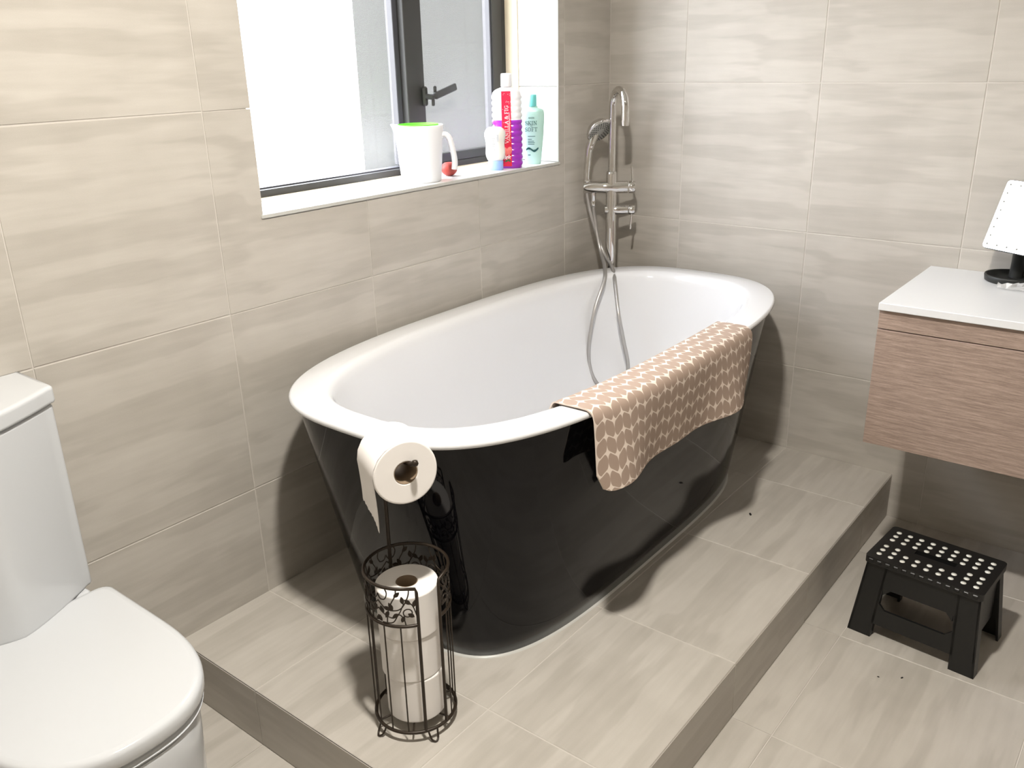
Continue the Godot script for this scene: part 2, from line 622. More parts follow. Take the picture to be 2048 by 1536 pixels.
func window() -> void:
	var w := structure("window_1")
	var fz := -0.21          # room side of the aluminium frame
	var cx := (WX0 + WX1) / 2
	var ww := WX1 - WX0
	var s := begin(true)
	# sill and side tiles of the opening
	for p in [[WX0, -1.173], [-1.173, -0.724], [-0.724, WX1]]:
		s = begin(true)
		box(s, Vector3((p[0] + p[1]) / 2, WY0 - 0.006, -0.09), Vector3(p[1] - p[0] - 0.002, 0.012, 0.18), 0.001)
		obj("sill_tile", s, M.white_tile, w)
	for p in [[WY0, 1.35], [1.35, 1.80], [1.80, WY1]]:
		for x in [WX0 - 0.006, WX1 + 0.006]:
			s = begin(true)
			box(s, Vector3(x, (p[0] + p[1]) / 2, -0.08), Vector3(0.012, p[1] - p[0] - 0.002, 0.156), 0.001)
			obj("reveal_tile", s, M.white_tile, w)
	s = begin(true)
	box(s, Vector3(cx, WY1 + 0.006, -0.09), Vector3(ww, 0.012, 0.18))
	obj("head_tile", s, M.white_tile, w)
	s = begin(true)
	box(s, Vector3(cx, WY0 - 0.0035, 0.0008), Vector3(ww + 0.016, 0.009, 0.005), 0.001)
	obj("sill_edge_trim", s, M.trim, w)
	s = begin(true)
	box(s, Vector3(WX1 + 0.001, (WY0 + WY1) / 2, 0.0008), Vector3(0.005, WY1 - WY0, 0.005), 0.001)
	obj("side_edge_trim", s, M.trim, w)
	# timber lining between tiles and frame
	for x in [WX0 - 0.004, WX1 + 0.004]:
		s = begin(true)
		box(s, Vector3(x, (WY0 + WY1) / 2, -0.184), Vector3(0.016, WY1 - WY0, 0.052), 0.001)
		obj("timber_lining", s, M.timber, w)
	s = begin(true)
	box(s, Vector3(cx, WY0 + 0.0005, -0.195), Vector3(ww, 0.007, 0.032), 0.002)
	obj("timber_lining", s, M.timber, w)
	# outer frame
	s = begin(true)
	box(s, Vector3(cx, WY0 + 0.011, fz - 0.03), Vector3(ww, 0.022, 0.06), 0.0015)
	obj("frame_bottom_rail", s, M.frame, w)
	s = begin(true)
	box(s, Vector3(cx, WY1 - 0.015, fz - 0.03), Vector3(ww, 0.03, 0.06), 0.0015)
	obj("frame_head", s, M.frame, w)
	for p in [[WX0, WX0 + 0.03], [WX1 - 0.016, WX1]]:
		s = begin(true)
		box(s, Vector3((p[0] + p[1]) / 2, (WY0 + WY1) / 2, fz - 0.03), Vector3(p[1] - p[0], WY1 - WY0, 0.06), 0.0015)
		obj("frame_jamb", s, M.frame, w)
	# bead of the fixed light
	s = begin(true)
	box(s, Vector3(-0.8, (WY0 + WY1) / 2, fz - 0.035), Vector3(0.02, WY1 - WY0 - 0.06, 0.03), 0.0015)
	box(s, Vector3(-1.13, WY0 + 0.024, fz - 0.035), Vector3(0.66, 0.004, 0.03), 0.0005)
	obj("glazing_bead", s, M.frame_grey, w)
	pane(w, "fixed_pane", WX0 + 0.03, -0.80, WY0 + 0.024, WY1 - 0.03, fz - 0.04)
	# opening sash
	var sx0 := -0.79
	var sx1 := -0.329
	var st := 0.075
	var sr := 0.052
	s = begin(true)
	box(s, Vector3(sx0 + st / 2, (WY0 + WY1) / 2 + 0.002, fz - 0.014), Vector3(st, WY1 - WY0 - 0.04, 0.036), 0.002)
	box(s, Vector3(sx1 - sr / 2, (WY0 + WY1) / 2 + 0.002, fz - 0.018), Vector3(sr, WY1 - WY0 - 0.04, 0.036), 0.002)
	box(s, Vector3((sx0 + sx1) / 2, WY0 + 0.036, fz - 0.018), Vector3(sx1 - sx0, 0.028, 0.036), 0.002)
	box(s, Vector3((sx0 + sx1) / 2, WY1 - 0.05, fz - 0.018), Vector3(sx1 - sx0, 0.04, 0.036), 0.002)
	obj("sash_frame", s, M.frame, w)
	s = begin(true)
	box(s, Vector3(sx1 - sr - 0.003, (WY0 + WY1) / 2 + 0.01, fz - 0.02), Vector3(0.007, WY1 - WY0 - 0.12, 0.03), 0.001)
	obj("glazing_bead", s, M.frame_grey, w)
	pane(w, "sash_pane", sx0 + st, sx1 - sr, WY0 + 0.048, WY1 - 0.07, fz - 0.022)
	# cam handle on the left stile
	var hm := Vector3(sx0 + st - 0.008, 1.338, fz + 0.004)
	s = begin(true)
	box(s, hm + Vector3(0.0, 0, 0.006), Vector3(0.02, 0.056, 0.014), 0.005)
	var hd := obj("window_handle", s, M.frame, w)
	s = begin(true)
	tube(s, smooth_path([hm + Vector3(0, 0, 0.01), hm + Vector3(0.01, -0.002, 0.026), hm + Vector3(0.022, 0.002, 0.032)], 4), 0.008, 10)
	var tl := Transform3D(Basis(Vector3(0, 0, 1), deg_to_rad(14)), hm + Vector3(0.062, 0.012, 0.034))
	box(s, Vector3.ZERO, Vector3(0.100, 0.021, 0.012), 0.003, tl)
	box(s, Vector3(0.022, 0.018, 0.028) + hm, Vector3(0.012, 0.022, 0.008), 0.003)
	box(s, Vector3(0.016, -0.014, 0.024) + hm, Vector3(0.012, 0.03, 0.008), 0.003)
	obj("lever", s, M.frame, hd)

func pane(parent: Node3D, called: String, x0: float, x1: float, y0: float, y1: float, z: float) -> void:
	var s := begin(true)
	poly(s, [Vector3(x0, y0, z), Vector3(x1, y0, z), Vector3(x1, y1, z), Vector3(x0, y1, z)], Vector3.BACK)
	obj(called, s, M.glass, parent)

func lamp() -> void:
	# a recessed LED downlight above the middle of the room, outside the frame
	var at := Vector3(-1.95, RY, 1.12)
	var t := thing("ceiling_downlight", "round white LED downlight set into the ceiling", "ceiling light", at)
	var s := begin()
	lathe(s, [Vector2(0.062, -0.004), Vector2(0.066, -0.006), Vector2(0.078, -0.004), Vector2(0.08, 0.0)], 36)
	obj("trim_ring", s, M.ceiling, t)
	var gm := mat(Color(1, 1, 1), 0.4)
	gm.emission_enabled = true
	gm.emission = Color(1.0, 0.975, 0.94)
	gm.emission_energy_multiplier = 6.0
	s = begin()
	lathe(s, [Vector2(0.0, -0.005), Vector2(0.061, -0.005), Vector2(0.062, -0.003)], 36)
	obj("light_diffuser", s, gm, t)
	var l := AreaLight3D.new()
	l.name = "downlight_beam"
	l.light_color = Color(1.0, 0.975, 0.94)
	l.light_energy = LAMP
	l.area_size = Vector2(0.1, 0.1)
	l.area_range = 12.0
	l.area_attenuation = 2.0
	l.shadow_enabled = true
	l.position = Vector3(0, -0.008, 0)
	l.rotation.x = -PI / 2
	t.add_child(l)

# ------------------------------------------------------------------ bath
func bath() -> void:
	var t := thing("bathtub", "freestanding oval bathtub, glossy black outside and white inside, on tiled platform", "bathtub", Vector3(BCX, PY, BCZ))
	var seg := 128
	var rows := []
	# white liner: lip underside, lip, rim, inside
	for r in [[-0.014, 0.582, 3.0], [-0.003, 0.584, 3.0], [0.0, 0.588, 3.0], [0.0, 0.592, 3.0], [-0.002, 0.5965, 3.0], [-0.006, 0.598, 3.0]]:
		rows.append(super_ring(0, 0, BA + r[0], BB + r[0], r[2], r[1], seg))
	var ia := 0.724
	var ib := 0.322
	for r in [[0.022, 0.598], [0.012, 0.5965], [0.004, 0.591], [-0.002, 0.582], [-0.006, 0.568]]:
		rows.append(super_ring(0, 0, ia + r[0], ib + r[0], 2.9, r[1], seg))
	for r in [[0.700, 0.296, 0.46, 2.8], [0.670, 0.272, 0.33, 2.8], [0.640, 0.252, 0.23, 2.8], [0.615, 0.235, 0.185, 2.7], [0.575, 0.205, 0.155, 2.6], [0.50, 0.155, 0.140, 2.5], [0.30, 0.09, 0.136, 2.2], [0.02, 0.02, 0.134, 2.0]]:
		rows.append(super_ring(0, 0, r[0], r[1], r[3], r[2], seg))
	var s := begin()
	sheet(s, rows, true)
	obj("liner", s, M.enamel, t)
	# black skirt tapering to the floor
	rows = []
	for i in 13:
		var k := i / 12.0
		var y := lerpf(0.004, 0.584, k)
		rows.append(super_ring(0, 0, lerpf(0.655, BA - 0.016, k), lerpf(0.295, BB - 0.016, k), lerpf(3.9, 3.0, k), y, seg))
	rows.push_front(super_ring(0, 0, 0.649, 0.289, 3.9, 0.0, seg))
	s = begin()
	sheet(s, rows, true)
	fan(s, rows[0], Vector3.DOWN)
	obj("skirt", s, M.black, t)
	s = begin()
	rows = []
	for r in [[0.653, 0.293, 0.0045], [0.656, 0.296, 0.004], [0.659, 0.299, 0.0015], [0.660, 0.300, 0.0]]:
		rows.append(super_ring(0, 0, r[0], r[1], 3.9, r[2], seg))
	rows.reverse()
	sheet(s, rows, true)
	obj("sealant_bead", s, M.trim, t)
	s = begin()
	lathe(s, [Vector2(0.034, 0.1345), Vector2(0.034, 0.138), Vector2(0.028, 0.141), Vector2(0.0, 0.142)], 24, 1, 1, Transform3D(Basis.IDENTITY, Vector3(0.15, 0, 0)))
	obj("drain_plug", s, M.chrome, t)

# ------------------------------------------------------------------ tap, hand shower, hose
func tap() -> void:
	var bx := -0.152
	var bz := 0.11
	var t := thing("bath_mixer", "tall chrome floor standing bath mixer with curved spout behind the bathtub", "tap", Vector3(bx, PY, bz))
	var o := Vector3(bx, PY, bz)
	var s := begin()
	lathe(s, [Vector2(0.04, 0.0), Vector2(0.04, 0.008), Vector2(0.036, 0.012), Vector2(0.018, 0.013)], 32)
	obj("floor_flange", s, M.chrome, t)
	s = begin()
	lathe(s, [Vector2(0.0185, 0.01), Vector2(0.0185, 0.91), Vector2(0.0175, 0.918), Vector2(0.0125, 0.92)], 24)
	obj("column", s, M.chrome, t)
	# spout
	var sp := Vector3(-0.063, 0, 0.087)
	var sd := sp.normalized()
	var rr := sp.length() / 2
	var path := []
	for y in [0.915, 1.0, 1.08, 1.13]:
		path.append(Vector3(0, y, 0))
	for i in range(1, 16):
		var a := PI * i / 16
		path.append(sd * (rr - rr * cos(a)) + Vector3(0, 1.13 + rr * sin(a), 0))
	path.append(sp + Vector3(0, 1.13, 0))
	path.append(sp + Vector3(0, 1.09, 0))
	s = begin()
	tube(s, path, 0.0125, 16)
	obj("spout", s, M.chrome, t)
	s = begin()
	tube(s, [sp + Vector3(0, 1.092, 0), sp + Vector3(0, 1.075, 0)], 0.0125, 16)
	obj("aerator", s, M.chrome, t)
	# cross bodies
	var dirb := Vector3(0.53, 0.0, 0.85).normalized()
	for e in [[0.866, -0.096, 0.056, 0.078, 0.0205, "diverter_body"], [0.789, -0.022, 0.058, 0.078, 0.0165, "mixer_body"]]:
		var y: float = e[0]
		var r: float = e[4]
		s = begin()
		var a := dirb * float(e[1]) + Vector3(0, y, 0)
		var b := dirb * float(e[2]) + Vector3(0, y, 0)
		tube(s, [a, a + dirb * 0.001, a + dirb * 0.002, b - dirb * 0.001, b], [r * 0.9, r * 0.97, r, r, r * 0.97], 24)
		obj(e[5], s, M.chrome, t)
		s = begin()
		var c := dirb * (float(e[2]) + 0.0025) + Vector3(0, y, 0)
		var d := dirb * (float(e[3]) + 0.0025) + Vector3(0, y, 0)
		tube(s, [c, c + dirb * 0.001, d - dirb * 0.002, d], [r * 0.97, r, r, r * 0.92], 24)
		var cap := obj("handle_cap", s, M.chrome, t)
		s = begin()
		var up := 1.0 if y > 0.83 else -1.0
		var root := dirb * (float(e[3]) - 0.006) + Vector3(0, y + up * (r - 0.002), 0)
		tube(s, [root, root + Vector3(-0.003, up * 0.052, -0.004)], 0.0038, 10)
		obj("lever", s, M.chrome, cap)
	# cradle for the hand shower and hose outlet
	s = begin()
	var hb := dirb * -0.084
	lathe(s, [Vector2(0.008, 0.88), Vector2(0.013, 0.882), Vector2(0.014, 0.892), Vector2(0.0125, 0.893)], 20, 1, 1, Transform3D(Basis.IDENTITY, hb))
	obj("shower_cradle", s, M.chrome, t)
	s = begin()
	var hc := dirb * -0.062
	lathe(s, [Vector2(0.007, 0.800), Vector2(0.010, 0.803), Vector2(0.010, 0.815), Vector2(0.0075, 0.818), Vector2(0.0095, 0.822), Vector2(0.0095, 0.85)], 20, 1, 1, Transform3D(Basis.IDENTITY, hc))
	obj("hose_outlet", s, M.chrome, t)
	# hand shower resting in the cradle
	var h := thing("hand_shower", "round chrome hand shower head resting in the cradle of the bath mixer", "shower head", o + hb + Vector3(0, 0.886, 0))
	var org := h.position
	var fc := Vector3(-0.174, 1.202, 0.075) - org
	var n := Vector3(-0.24, -0.62, 0.74).normalized()
	var ux := n.cross(Vector3.UP).normalized()
	var uy := ux.cross(n).normalized()
	var ft := Transform3D(Basis(ux, n, ux.cross(n)), fc)
	s = begin()
	lathe(s, [Vector2(0.0, -0.036), Vector2(0.020, -0.033), Vector2(0.036, -0.024), Vector2(0.0455, -0.011), Vector2(0.0480, -0.003), Vector2(0.0465, 0.0005), Vector2(0.0425, 0.001)], 40, 1, 1, ft)
	obj("head", s, M.chrome, h)
	s = begin()
	lathe(s, [Vector2(0.0425, -0.002), Vector2(0.042, 0.0012), Vector2(0.040, 0.0022), Vector2(0.0, 0.0030)], 40, 1, 1, ft)
	var fp := obj("spray_face", s, M.face, h)
	s = begin()
	for ring in [[0.0370, 26], [0.0305, 21], [0.0238, 16], [0.0170, 11]]:
		for i in ring[1]:
			var a: float = TAU * i / ring[1]
			var nt := Transform3D(ft.basis, ft * Vector3(ring[0] * cos(a), 0.002, ring[0] * sin(a)))
			lathe(s, [Vector2(0.0018, 0.0), Vector2(0.0017, 0.0016), Vector2(0.0, 0.0018)], 7, 1, 1, nt)
	var nz := obj("spray_nozzles", s, M.nozzle, fp)
	nz.set_meta("kind", "stuff")
	s = begin()
	var back := fc - n * 0.020
	var hp := smooth_path([Vector3(0, -0.014, 0), Vector3(0.0, 0.02, 0.0), Vector3(0.002, 0.072, 0.003), Vector3(0.005, 0.108, 0.006), Vector3(0.009, 0.128, 0.012), back + (Vector3(0.009, 0.128, 0.012) - back) * 0.25], 8)
	var hr := []
	for i in hp.size():
		hr.append(lerpf(0.0105, 0.0155, float(i) / hp.size()))
	tube(s, hp, hr, 16)
	obj("handle", s, M.chrome, h)
	# hose: from the hand shower's foot, over the rim, a loop in the bath, back to the outlet
	var top_a := o + hb + Vector3(0, 0.858, 0)
	var top_b := o + hc + Vector3(0, 0.802, 0)
	var pts := [top_a + Vector3(0, 0.01, 0), top_a + Vector3(0.001, -0.02, 0.001), Vector3(-0.190, 0.923, 0.053), Vector3(-0.180, 0.836, 0.080), Vector3(-0.192, 0.785, 0.115), Vector3(-0.225, 0.757, 0.165), Vector3(-0.300, 0.715, 0.225), Vector3(-0.350, 0.64, 0.270), Vector3(-0.345, 0.55, 0.288), Vector3(-0.312, 0.45, 0.288), Vector3(-0.315, 0.385, 0.275), Vector3(-0.36, 0.365, 0.255), Vector3(-0.400, 0.395, 0.228), Vector3(-0.414, 0.45, 0.203), Vector3(-0.412, 0.53, 0.195), Vector3(-0.378, 0.65, 0.194), Vector3(-0.315, 0.735, 0.190), Vector3(-0.245, 0.768, 0.145), Vector3(-0.196, 0.800, 0.098), Vector3(-0.184, 0.86, 0.074), Vector3(-0.183, 0.92, 0.062), top_b]
	s = begin()
	var fine := smooth_path(pts, 60)
	var radii := []
	for i in fine.size():
		radii.append(0.0068 if i % 2 == 0 else 0.0056)
	tube(s, fine, radii, 9)
	var hose := obj("shower_hose", s, M.hose)
	tag(hose, "ribbed metal shower hose looping from the bath mixer into the bathtub", "hose")

# ------------------------------------------------------------------ toilet
func d_ring(hw: float, z0: float, z1: float, y: float, n := 2.5, inset := 0.0) -> Array:
	# outline with a straight back at z0 and a rounded front at z1
	var row := []
	var zm := lerpf(z0, z1, 0.42)
	for i in 49:
		var a := PI * i / 48.0
		var c := cos(a)
		var d := sin(a)
		row.append(Vector3((hw - inset) * signf(c) * pow(absf(c), 2.0 / n), y, zm + (z1 - zm - inset) * pow(d, 2.0 / n)))
	var r := 0.022
	for p in [[-1, 0], [1, 1]]:
		for i in 6:
			var a := PI / 2 * i / 5.0
			var q := Vector2(hw - inset - r + r * cos(a), z0 + inset + r - r * sin(a))
			if p[1] == 1:
				q = Vector2(hw - inset - r + r * sin(a), z0 + inset + r - r * cos(a))
			row.append(Vector3(p[0] * q.x, y, q.y))
	return row

func toilet() -> void:
	var t := thing("toilet", "white close coupled toilet with closed lid beside the platform", "toilet", Vector3(-2.266, 0, 0))
	# pan
	var rows := []
	for p in [[0.174, 0.002, 0.575, 0.0], [0.176, 0.002, 0.582, 0.10], [0.178, 0.002, 0.592, 0.25], [0.180, 0.002, 0.603, 0.36], [0.180, 0.002, 0.607, 0.42], [0.177, 0.004, 0.604, 0.428]]:
		rows.append(d_ring(p[0], p[1], p[2], p[3]))
	var s := begin()
	sheet(s, rows, true)
	fan(s, rows[0], Vector3.DOWN)
	fan(s, rows[-1], Vector3.UP)
	obj("pan", s, M.china, t)
	# seat and lid
	for e in [[0.430, 0.446, "seat", 0.004], [0.449, 0.482, "lid", 0.0]]:
		rows = []
		var y0: float = e[0]
		var y1: float = e[1]
		var k: float = e[3]
		for q in [[0.010, y0], [0.002, y0 + 0.003], [0.0, y0 + 0.008], [0.0, y1 - 0.010], [0.002, y1 - 0.004], [0.007, y1 - 0.0008], [0.014, y1]]:
			rows.append(d_ring(0.183, 0.150, 0.612, q[1], 2.5, q[0] + k))
		s = begin()
		sheet(s, rows, true)
		fan(s, rows[0], Vector3.DOWN)
		fan(s, rows[-1], Vector3.UP)
		obj(e[2], s, M.china, t)
	# cistern with a bowed front
	for e in [["cistern", 0.478, 0.866, 0.166, 0.0], ["cistern_lid", 0.868, 0.902, 0.170, 0.007]]:
		rows = []
		var y0: float = e[1]
		var y1: float = e[2]
		for q in [[0.007, y0], [0.0015, y0 + 0.002], [0.0, y0 + 0.005], [0.0, y0 + 0.008], [0.0, y1 - 0.008], [0.0, y1 - 0.005], [0.001, y1 - 0.0025], [0.003, y1 - 0.0006], [0.0055, y1], [0.009, y1]]:
			rows.append(cistern_ring(float(e[3]), 0.13 + float(e[4]), 0.205 + float(e[4]), q[1], q[0]))
		s = begin()
		sheet(s, rows, true)
		fan(s, rows[0], Vector3.DOWN)
		fan(s, rows[-1], Vector3.UP)
		obj(e[0], s, M.china, t)
	s = begin()
	lathe(s, [Vector2(0.026, 0.902), Vector2(0.026, 0.905), Vector2(0.022, 0.907), Vector2(0.0, 0.907)], 28, 1, 1, Transform3D(Basis.IDENTITY, Vector3(0, 0, 0.09)))
	obj("flush_button", s, M.chrome, t)
	s = begin(true)
	box(s, Vector3(0, 0.452, 0.075), Vector3(0.30, 0.054, 0.146), 0.004)
	obj("cistern_base", s, M.china, t)

func cistern_ring(hw: float, zs: float, zf: float, y: float, inset: float) -> Array:
	var row := []
	var w := hw - inset
	row.append(Vector3(w, y, 0.001))
	for i in 6:
		var a := PI / 2 * i / 5.0
		row.append(Vector3(w - 0.011 + 0.011 * cos(a), y, zs - inset - 0.011 + 0.011 * sin(a)))
	for i in range(1, 24):
		var k := 1.0 - 2.0 * i / 24.0
		row.append(Vector3((w - 0.011) * k, y, zs - inset + (zf - zs) * (1.0 - pow(absf(k), 1.3))))
	for i in 6:
		var a := PI / 2 * i / 5.0
		row.append(Vector3(-(w - 0.011 + 0.011 * sin(a)), y, zs - inset - 0.011 + 0.011 * cos(a)))
	row.append(Vector3(-w, y, 0.001))
	return row

# ------------------------------------------------------------------ vanity
func wood_box(called: String, c: Vector3, size: Vector3, parent: Node, off: Vector2, bev := 0.0008) -> MeshInstance3D:
	# grain along z
	var s := begin(true)
	box(s, c, size, bev)
	s.generate_normals()
	var arr := s.commit_to_arrays()
	var v: PackedVector3Array = arr[Mesh.ARRAY_VERTEX]
	var nn: PackedVector3Array = arr[Mesh.ARRAY_NORMAL]
	var uv := PackedVector2Array()
	for i in v.size():
		var p := v[i]
		var k := p.y if absf(nn[i].y) < 0.7 else p.x
		uv.append(Vector2(p.z / 0.5, k / 0.24) + off)
	arr[Mesh.ARRAY_TEX_UV] = uv
	var m := ArrayMesh.new()
	m.add_surface_from_arrays(Mesh.PRIMITIVE_TRIANGLES, arr)
	return put(called, m, M.wood, parent)

func vanity() -> void:
	var z0 := 1.123
	var z1 := 2.123
	var zc := (z0 + z1) / 2
	var L := z1 - z0
	var t := thing("vanity_cabinet", "wall hung vanity cabinet with grey brown woodgrain drawer fronts", "cabinet", Vector3(0, 0, zc))
	wood_box("carcass", Vector3(-0.230, 0.6345, 0), Vector3(0.456, 0.367, L - 0.004), t, Vector2(0.3, 0.2))
	wood_box("top_rail", Vector3(-0.469, 0.795, 0), Vector3(0.02, 0.049, L), t, Vector2(0.1, 0.55))
	var dr := wood_box("drawer", Vector3(-0.469, 0.609, 0), Vector3(0.02, 0.318, L), t, Vector2(0.62, 0.05))
	var s := begin()
	lathe(s, [Vector2(0.007, 0.0), Vector2(0.006, 0.012), Vector2(0.013, 0.018), Vector2(0.014, 0.024), Vector2(0.0, 0.027)], 20, 1, 1, Transform3D(Basis(Vector3(0, 0, 1), PI / 2), Vector3(-0.479, 0.728, 1.457 + 0.030 - zc)))
	obj("knob", s, M.bronze, dr)
	s = begin(true)
	box(s, Vector3(-0.2455, 0.0, 0), Vector3(0.489, 0.020, L + 0.002), 0.0015)
	var top := obj("stone_countertop", s, M.top)
	top.position = Vector3(0, 0.8305, zc)
	tag(top, "white stone slab top lying on the woodgrain vanity cabinet", "countertop")

func makeup_mirror() -> void:
	var base := Vector3(-0.078, 0.84, 1.352)
	var t := thing("makeup_mirror", "rectangular lighted makeup mirror on a black oval tray stand", "mirror", base)
	# tray
	var s := begin()
	lathe(s, [Vector2(0.066, 0.0), Vector2(0.071, 0.003), Vector2(0.073, 0.016), Vector2(0.072, 0.019), Vector2(0.069, 0.019), Vector2(0.067, 0.016), Vector2(0.065, 0.006), Vector2(0.0, 0.005)], 40, 0.95, 1.0)
	obj("tray_base", s, M.tray, t)
	# plate: from its bottom left corner, along the bottom edge and up its side
	var bl := Vector3(-0.110, 0.931, 1.266) - base
	var up := (Vector3(-0.055, 1.1015, 1.2935) - Vector3(-0.110, 0.931, 1.266)).normalized()
	var right := Vector3(-0.38, 0, 0.925).normalized()
	right = (right - up * right.dot(up)).normalized()
	var n := right.cross(up).normalized()
	if n.x > 0.0:
		n = -n
	var W := 0.165
	var H := 0.187
	var c := bl + right * (W / 2) + up * (H / 2)
	var pt := Transform3D(Basis(right, up, n), c)
	s = begin(true)
	prism(s, rounded(W, H, 0.010), -0.010, pt)
	obj("mirror_back", s, M.tray, t)
	s = begin(true)
	prism(s, rounded(W - 0.003, H - 0.003, 0.009), 0.0012, pt)
	var face := obj("mirror_glass", s, M.mirror, t)
	s = begin()
	for i in 8:
		for sx in [-1, 1]:
			lathe(s, [Vector2(0.0026, 0.0), Vector2(0.0026, 0.0006), Vector2(0.0, 0.0007)], 12, 1, 1, Transform3D(Basis(right, n, -up), pt * Vector3(sx * (W / 2 - 0.0125), -H / 2 + 0.0125 + i * (H - 0.025) / 7, 0.0012)))
	for i in range(1, 5):
		for sy in [-1, 1]:
			lathe(s, [Vector2(0.0026, 0.0), Vector2(0.0026, 0.0006), Vector2(0.0, 0.0007)], 12, 1, 1, Transform3D(Basis(right, n, -up), pt * Vector3(-W / 2 + 0.0125 + i * (W - 0.025) / 5, sy * (H / 2 - 0.0125), 0.0012)))
	obj("light_dots", s, M.led, face)
	s = begin()
	tube(s, circle(pt * Vector3(0.0, -H / 2 + 0.029, 0.0014), right, up, 0.0058, 24), 0.0007, 6, true)
	obj("touch_button", s, M.led, face)
	# neck
	s = begin()
	var ph := pt * Vector3(0, -0.02, -0.012)
	tube(s, smooth_path([Vector3(0.03, 0.006, 0.0), Vector3(0.026, 0.05, 0.002), ph + Vector3(0.02, -0.03, 0), ph], 6), 0.018, 14)
	obj("neck", s, M.tray, t)
	# crumpled clear wrapper
	var fw := begin(true)
	var rows := []
	for i in 7:
		var row := []
		for j in 8:
			var k := 1.0 - absf(i - 3) / 3.5
			row.append(Vector3((i - 3) * 0.007, 0.003 + k * rng.randf_range(0.0, 0.022), (j - 3.5) * 0.012 + rng.randf_range(-0.003, 0.003)))
		rows.append(row)
	sheet(fw, rows)
	var film := obj("plastic_wrapper", fw, M.film)
	film.position = Vector3(-0.172, 0.8402, 1.372)
	tag(film, "crumpled clear plastic wrapper in front of the makeup mirror tray", "wrapper")

# ------------------------------------------------------------------ step stool
func stool() -> void:
	var t := thing("step_stool", "black plastic folding step stool with white grip dots on the floor", "stool", Vector3(-0.578, 0, 1.364), -0.085)
	var s := begin(true)
	var hx := 0.098
	var hz := 0.142
	# top: slab with a hand slot, built round the slot
	var y0 := 0.205
	var y1 := 0.223
	var sl := [0.010, 0.050]   # slot half sizes in x, z
	var so := 0.0
	# four flush pieces; the outer corners are rounded
	var lay := Transform3D(Basis(Vector3.RIGHT, Vector3.BACK, Vector3.DOWN), Vector3(0, y1, 0))
	for k in [-1, 1]:
		var end := []
		for q in rounded(hx * 2, hz * 2, 0.012, 5):
			if q.y * k > sl[1]:
				end.append(q)
		end.append(Vector2(-hx * k, sl[1] * k))
		end.append(Vector2(hx * k, sl[1] * k))
		end.sort_custom(func(a, b): return (a - Vector2(0, k * 0.1)).angle() < (b - Vector2(0, k * 0.1)).angle())
		prism(s, end, y1 - y0, lay)
		prism(s, [Vector2(k * sl[0], -sl[1]), Vector2(k * hx, -sl[1]), Vector2(k * hx, sl[1]), Vector2(k * sl[0], sl[1])], y1 - y0, lay)
	var top := obj("top", s, M.plastic, t)
	# grip dots
	for r in [[0.067, range(9)], [0.043, range(9)], [0.019, range(9)], [-0.021, [0, 1, 7, 8]], [-0.045, range(9)], [-0.069, range(9)]]:
		for i in r[1]:
			s = begin()
			lathe(s, [Vector2(0.0066, 0.0), Vector2(0.0064, 0.0010), Vector2(0.0, 0.0013)], 18, 1, 1, Transform3D(Basis.IDENTITY, Vector3(r[0], y1 - 0.0002, (i - 4) * 0.0292)))
			obj("grip_dot", s, M.dot, top)
	s = begin(true)
	box(s, Vector3(so, y0 + 0.001, 0), Vector3(0.03, 0.006, 0.11), 0.001)
	obj("handle_recess", s, M.plastic, top)
	# ribs on the front and back edge
	for k in [-1, 1]:
		for i in 13:
			s = begin(true)
			box(s, Vector3(k * (hx + 0.0005), y1 - 0.008, (i - 6) * 0.0208), Vector3(0.004, 0.009, 0.013), 0.0018)
			obj("edge_rib", s, M.plastic, top)
	# leg panels front and back, splayed
	for k in [-1, 1]:
		s = begin(true)
		for q in [[[-0.137, 0.207], [0.137, 0.207], [0.1405, 0.143], [-0.1405, 0.143]], [[-0.1405, 0.143], [-0.085, 0.143], [-0.092, 0.084], [-0.1455, 0.084]], [[0.085, 0.143], [0.1405, 0.143], [0.1455, 0.084], [0.092, 0.084]], [[-0.1455, 0.084], [0.1455, 0.084], [0.151, 0.040], [-0.151, 0.040]], [[-0.151, 0.040], [-0.100, 0.040], [-0.104, 0.0], [-0.157, 0.0]], [[0.100, 0.040], [0.151, 0.040], [0.157, 0.0], [0.104, 0.0]]]:
			leg_plate(s, q, k)
		# rounded corners of the window
		for sg in [-1, 1]:
			for c in [[0.085, 0.143, -1, -1], [0.092, 0.084, -1, 1]]:
				var tri := [[sg * c[0], c[1]], [sg * (c[0] - 0.018), c[1]], [sg * c[0], c[1] + c[3] * 0.018]]
				leg_plate(s, tri, k)
		# foot lips that give the legs depth
		for sg in [-1, 1]:
			for seg in [[0.137, 0.207, 0.157, 0.0]]:
				var a := leg_point(sg * float(seg[0]), seg[1], k, 0.0)
				var b := leg_point(sg * float(seg[2]), seg[3], k, 0.0)
				var ins := Vector3(-k * 0.030, 0, 0)
				var wd := Vector3(0, 0, -sg * 0.006)
				hexa(s, [a, b, b + ins, a + ins], wd)
				var a2 := leg_point(sg * 0.090, 0.205, k, 0.0)
				var b2 := leg_point(sg * 0.1035, 0.0, k, 0.0)
				hexa(s, [a2, b2, b2 + ins * 0.7, a2 + ins * 0.7], wd)
		obj("leg_panel", s, M.plastic, t)
	# folding end panels
	for k in [-1, 1]:
		s = begin(true)
		var z: float = k * 0.128
		prism(s, [Vector2(-0.060, 0.205), Vector2(0.060, 0.205), Vector2(0.070, 0.075), Vector2(-0.070, 0.075)], k * 0.006, Transform3D(Basis.IDENTITY, Vector3(0, 0, z)))
		obj("end_panel", s, M.plastic, t)

func leg_point(z: float, y: float, k: int, depth: float) -> Vector3:
	return Vector3(k * (lerpf(0.113, 0.088, y / 0.207) - depth), y, z)

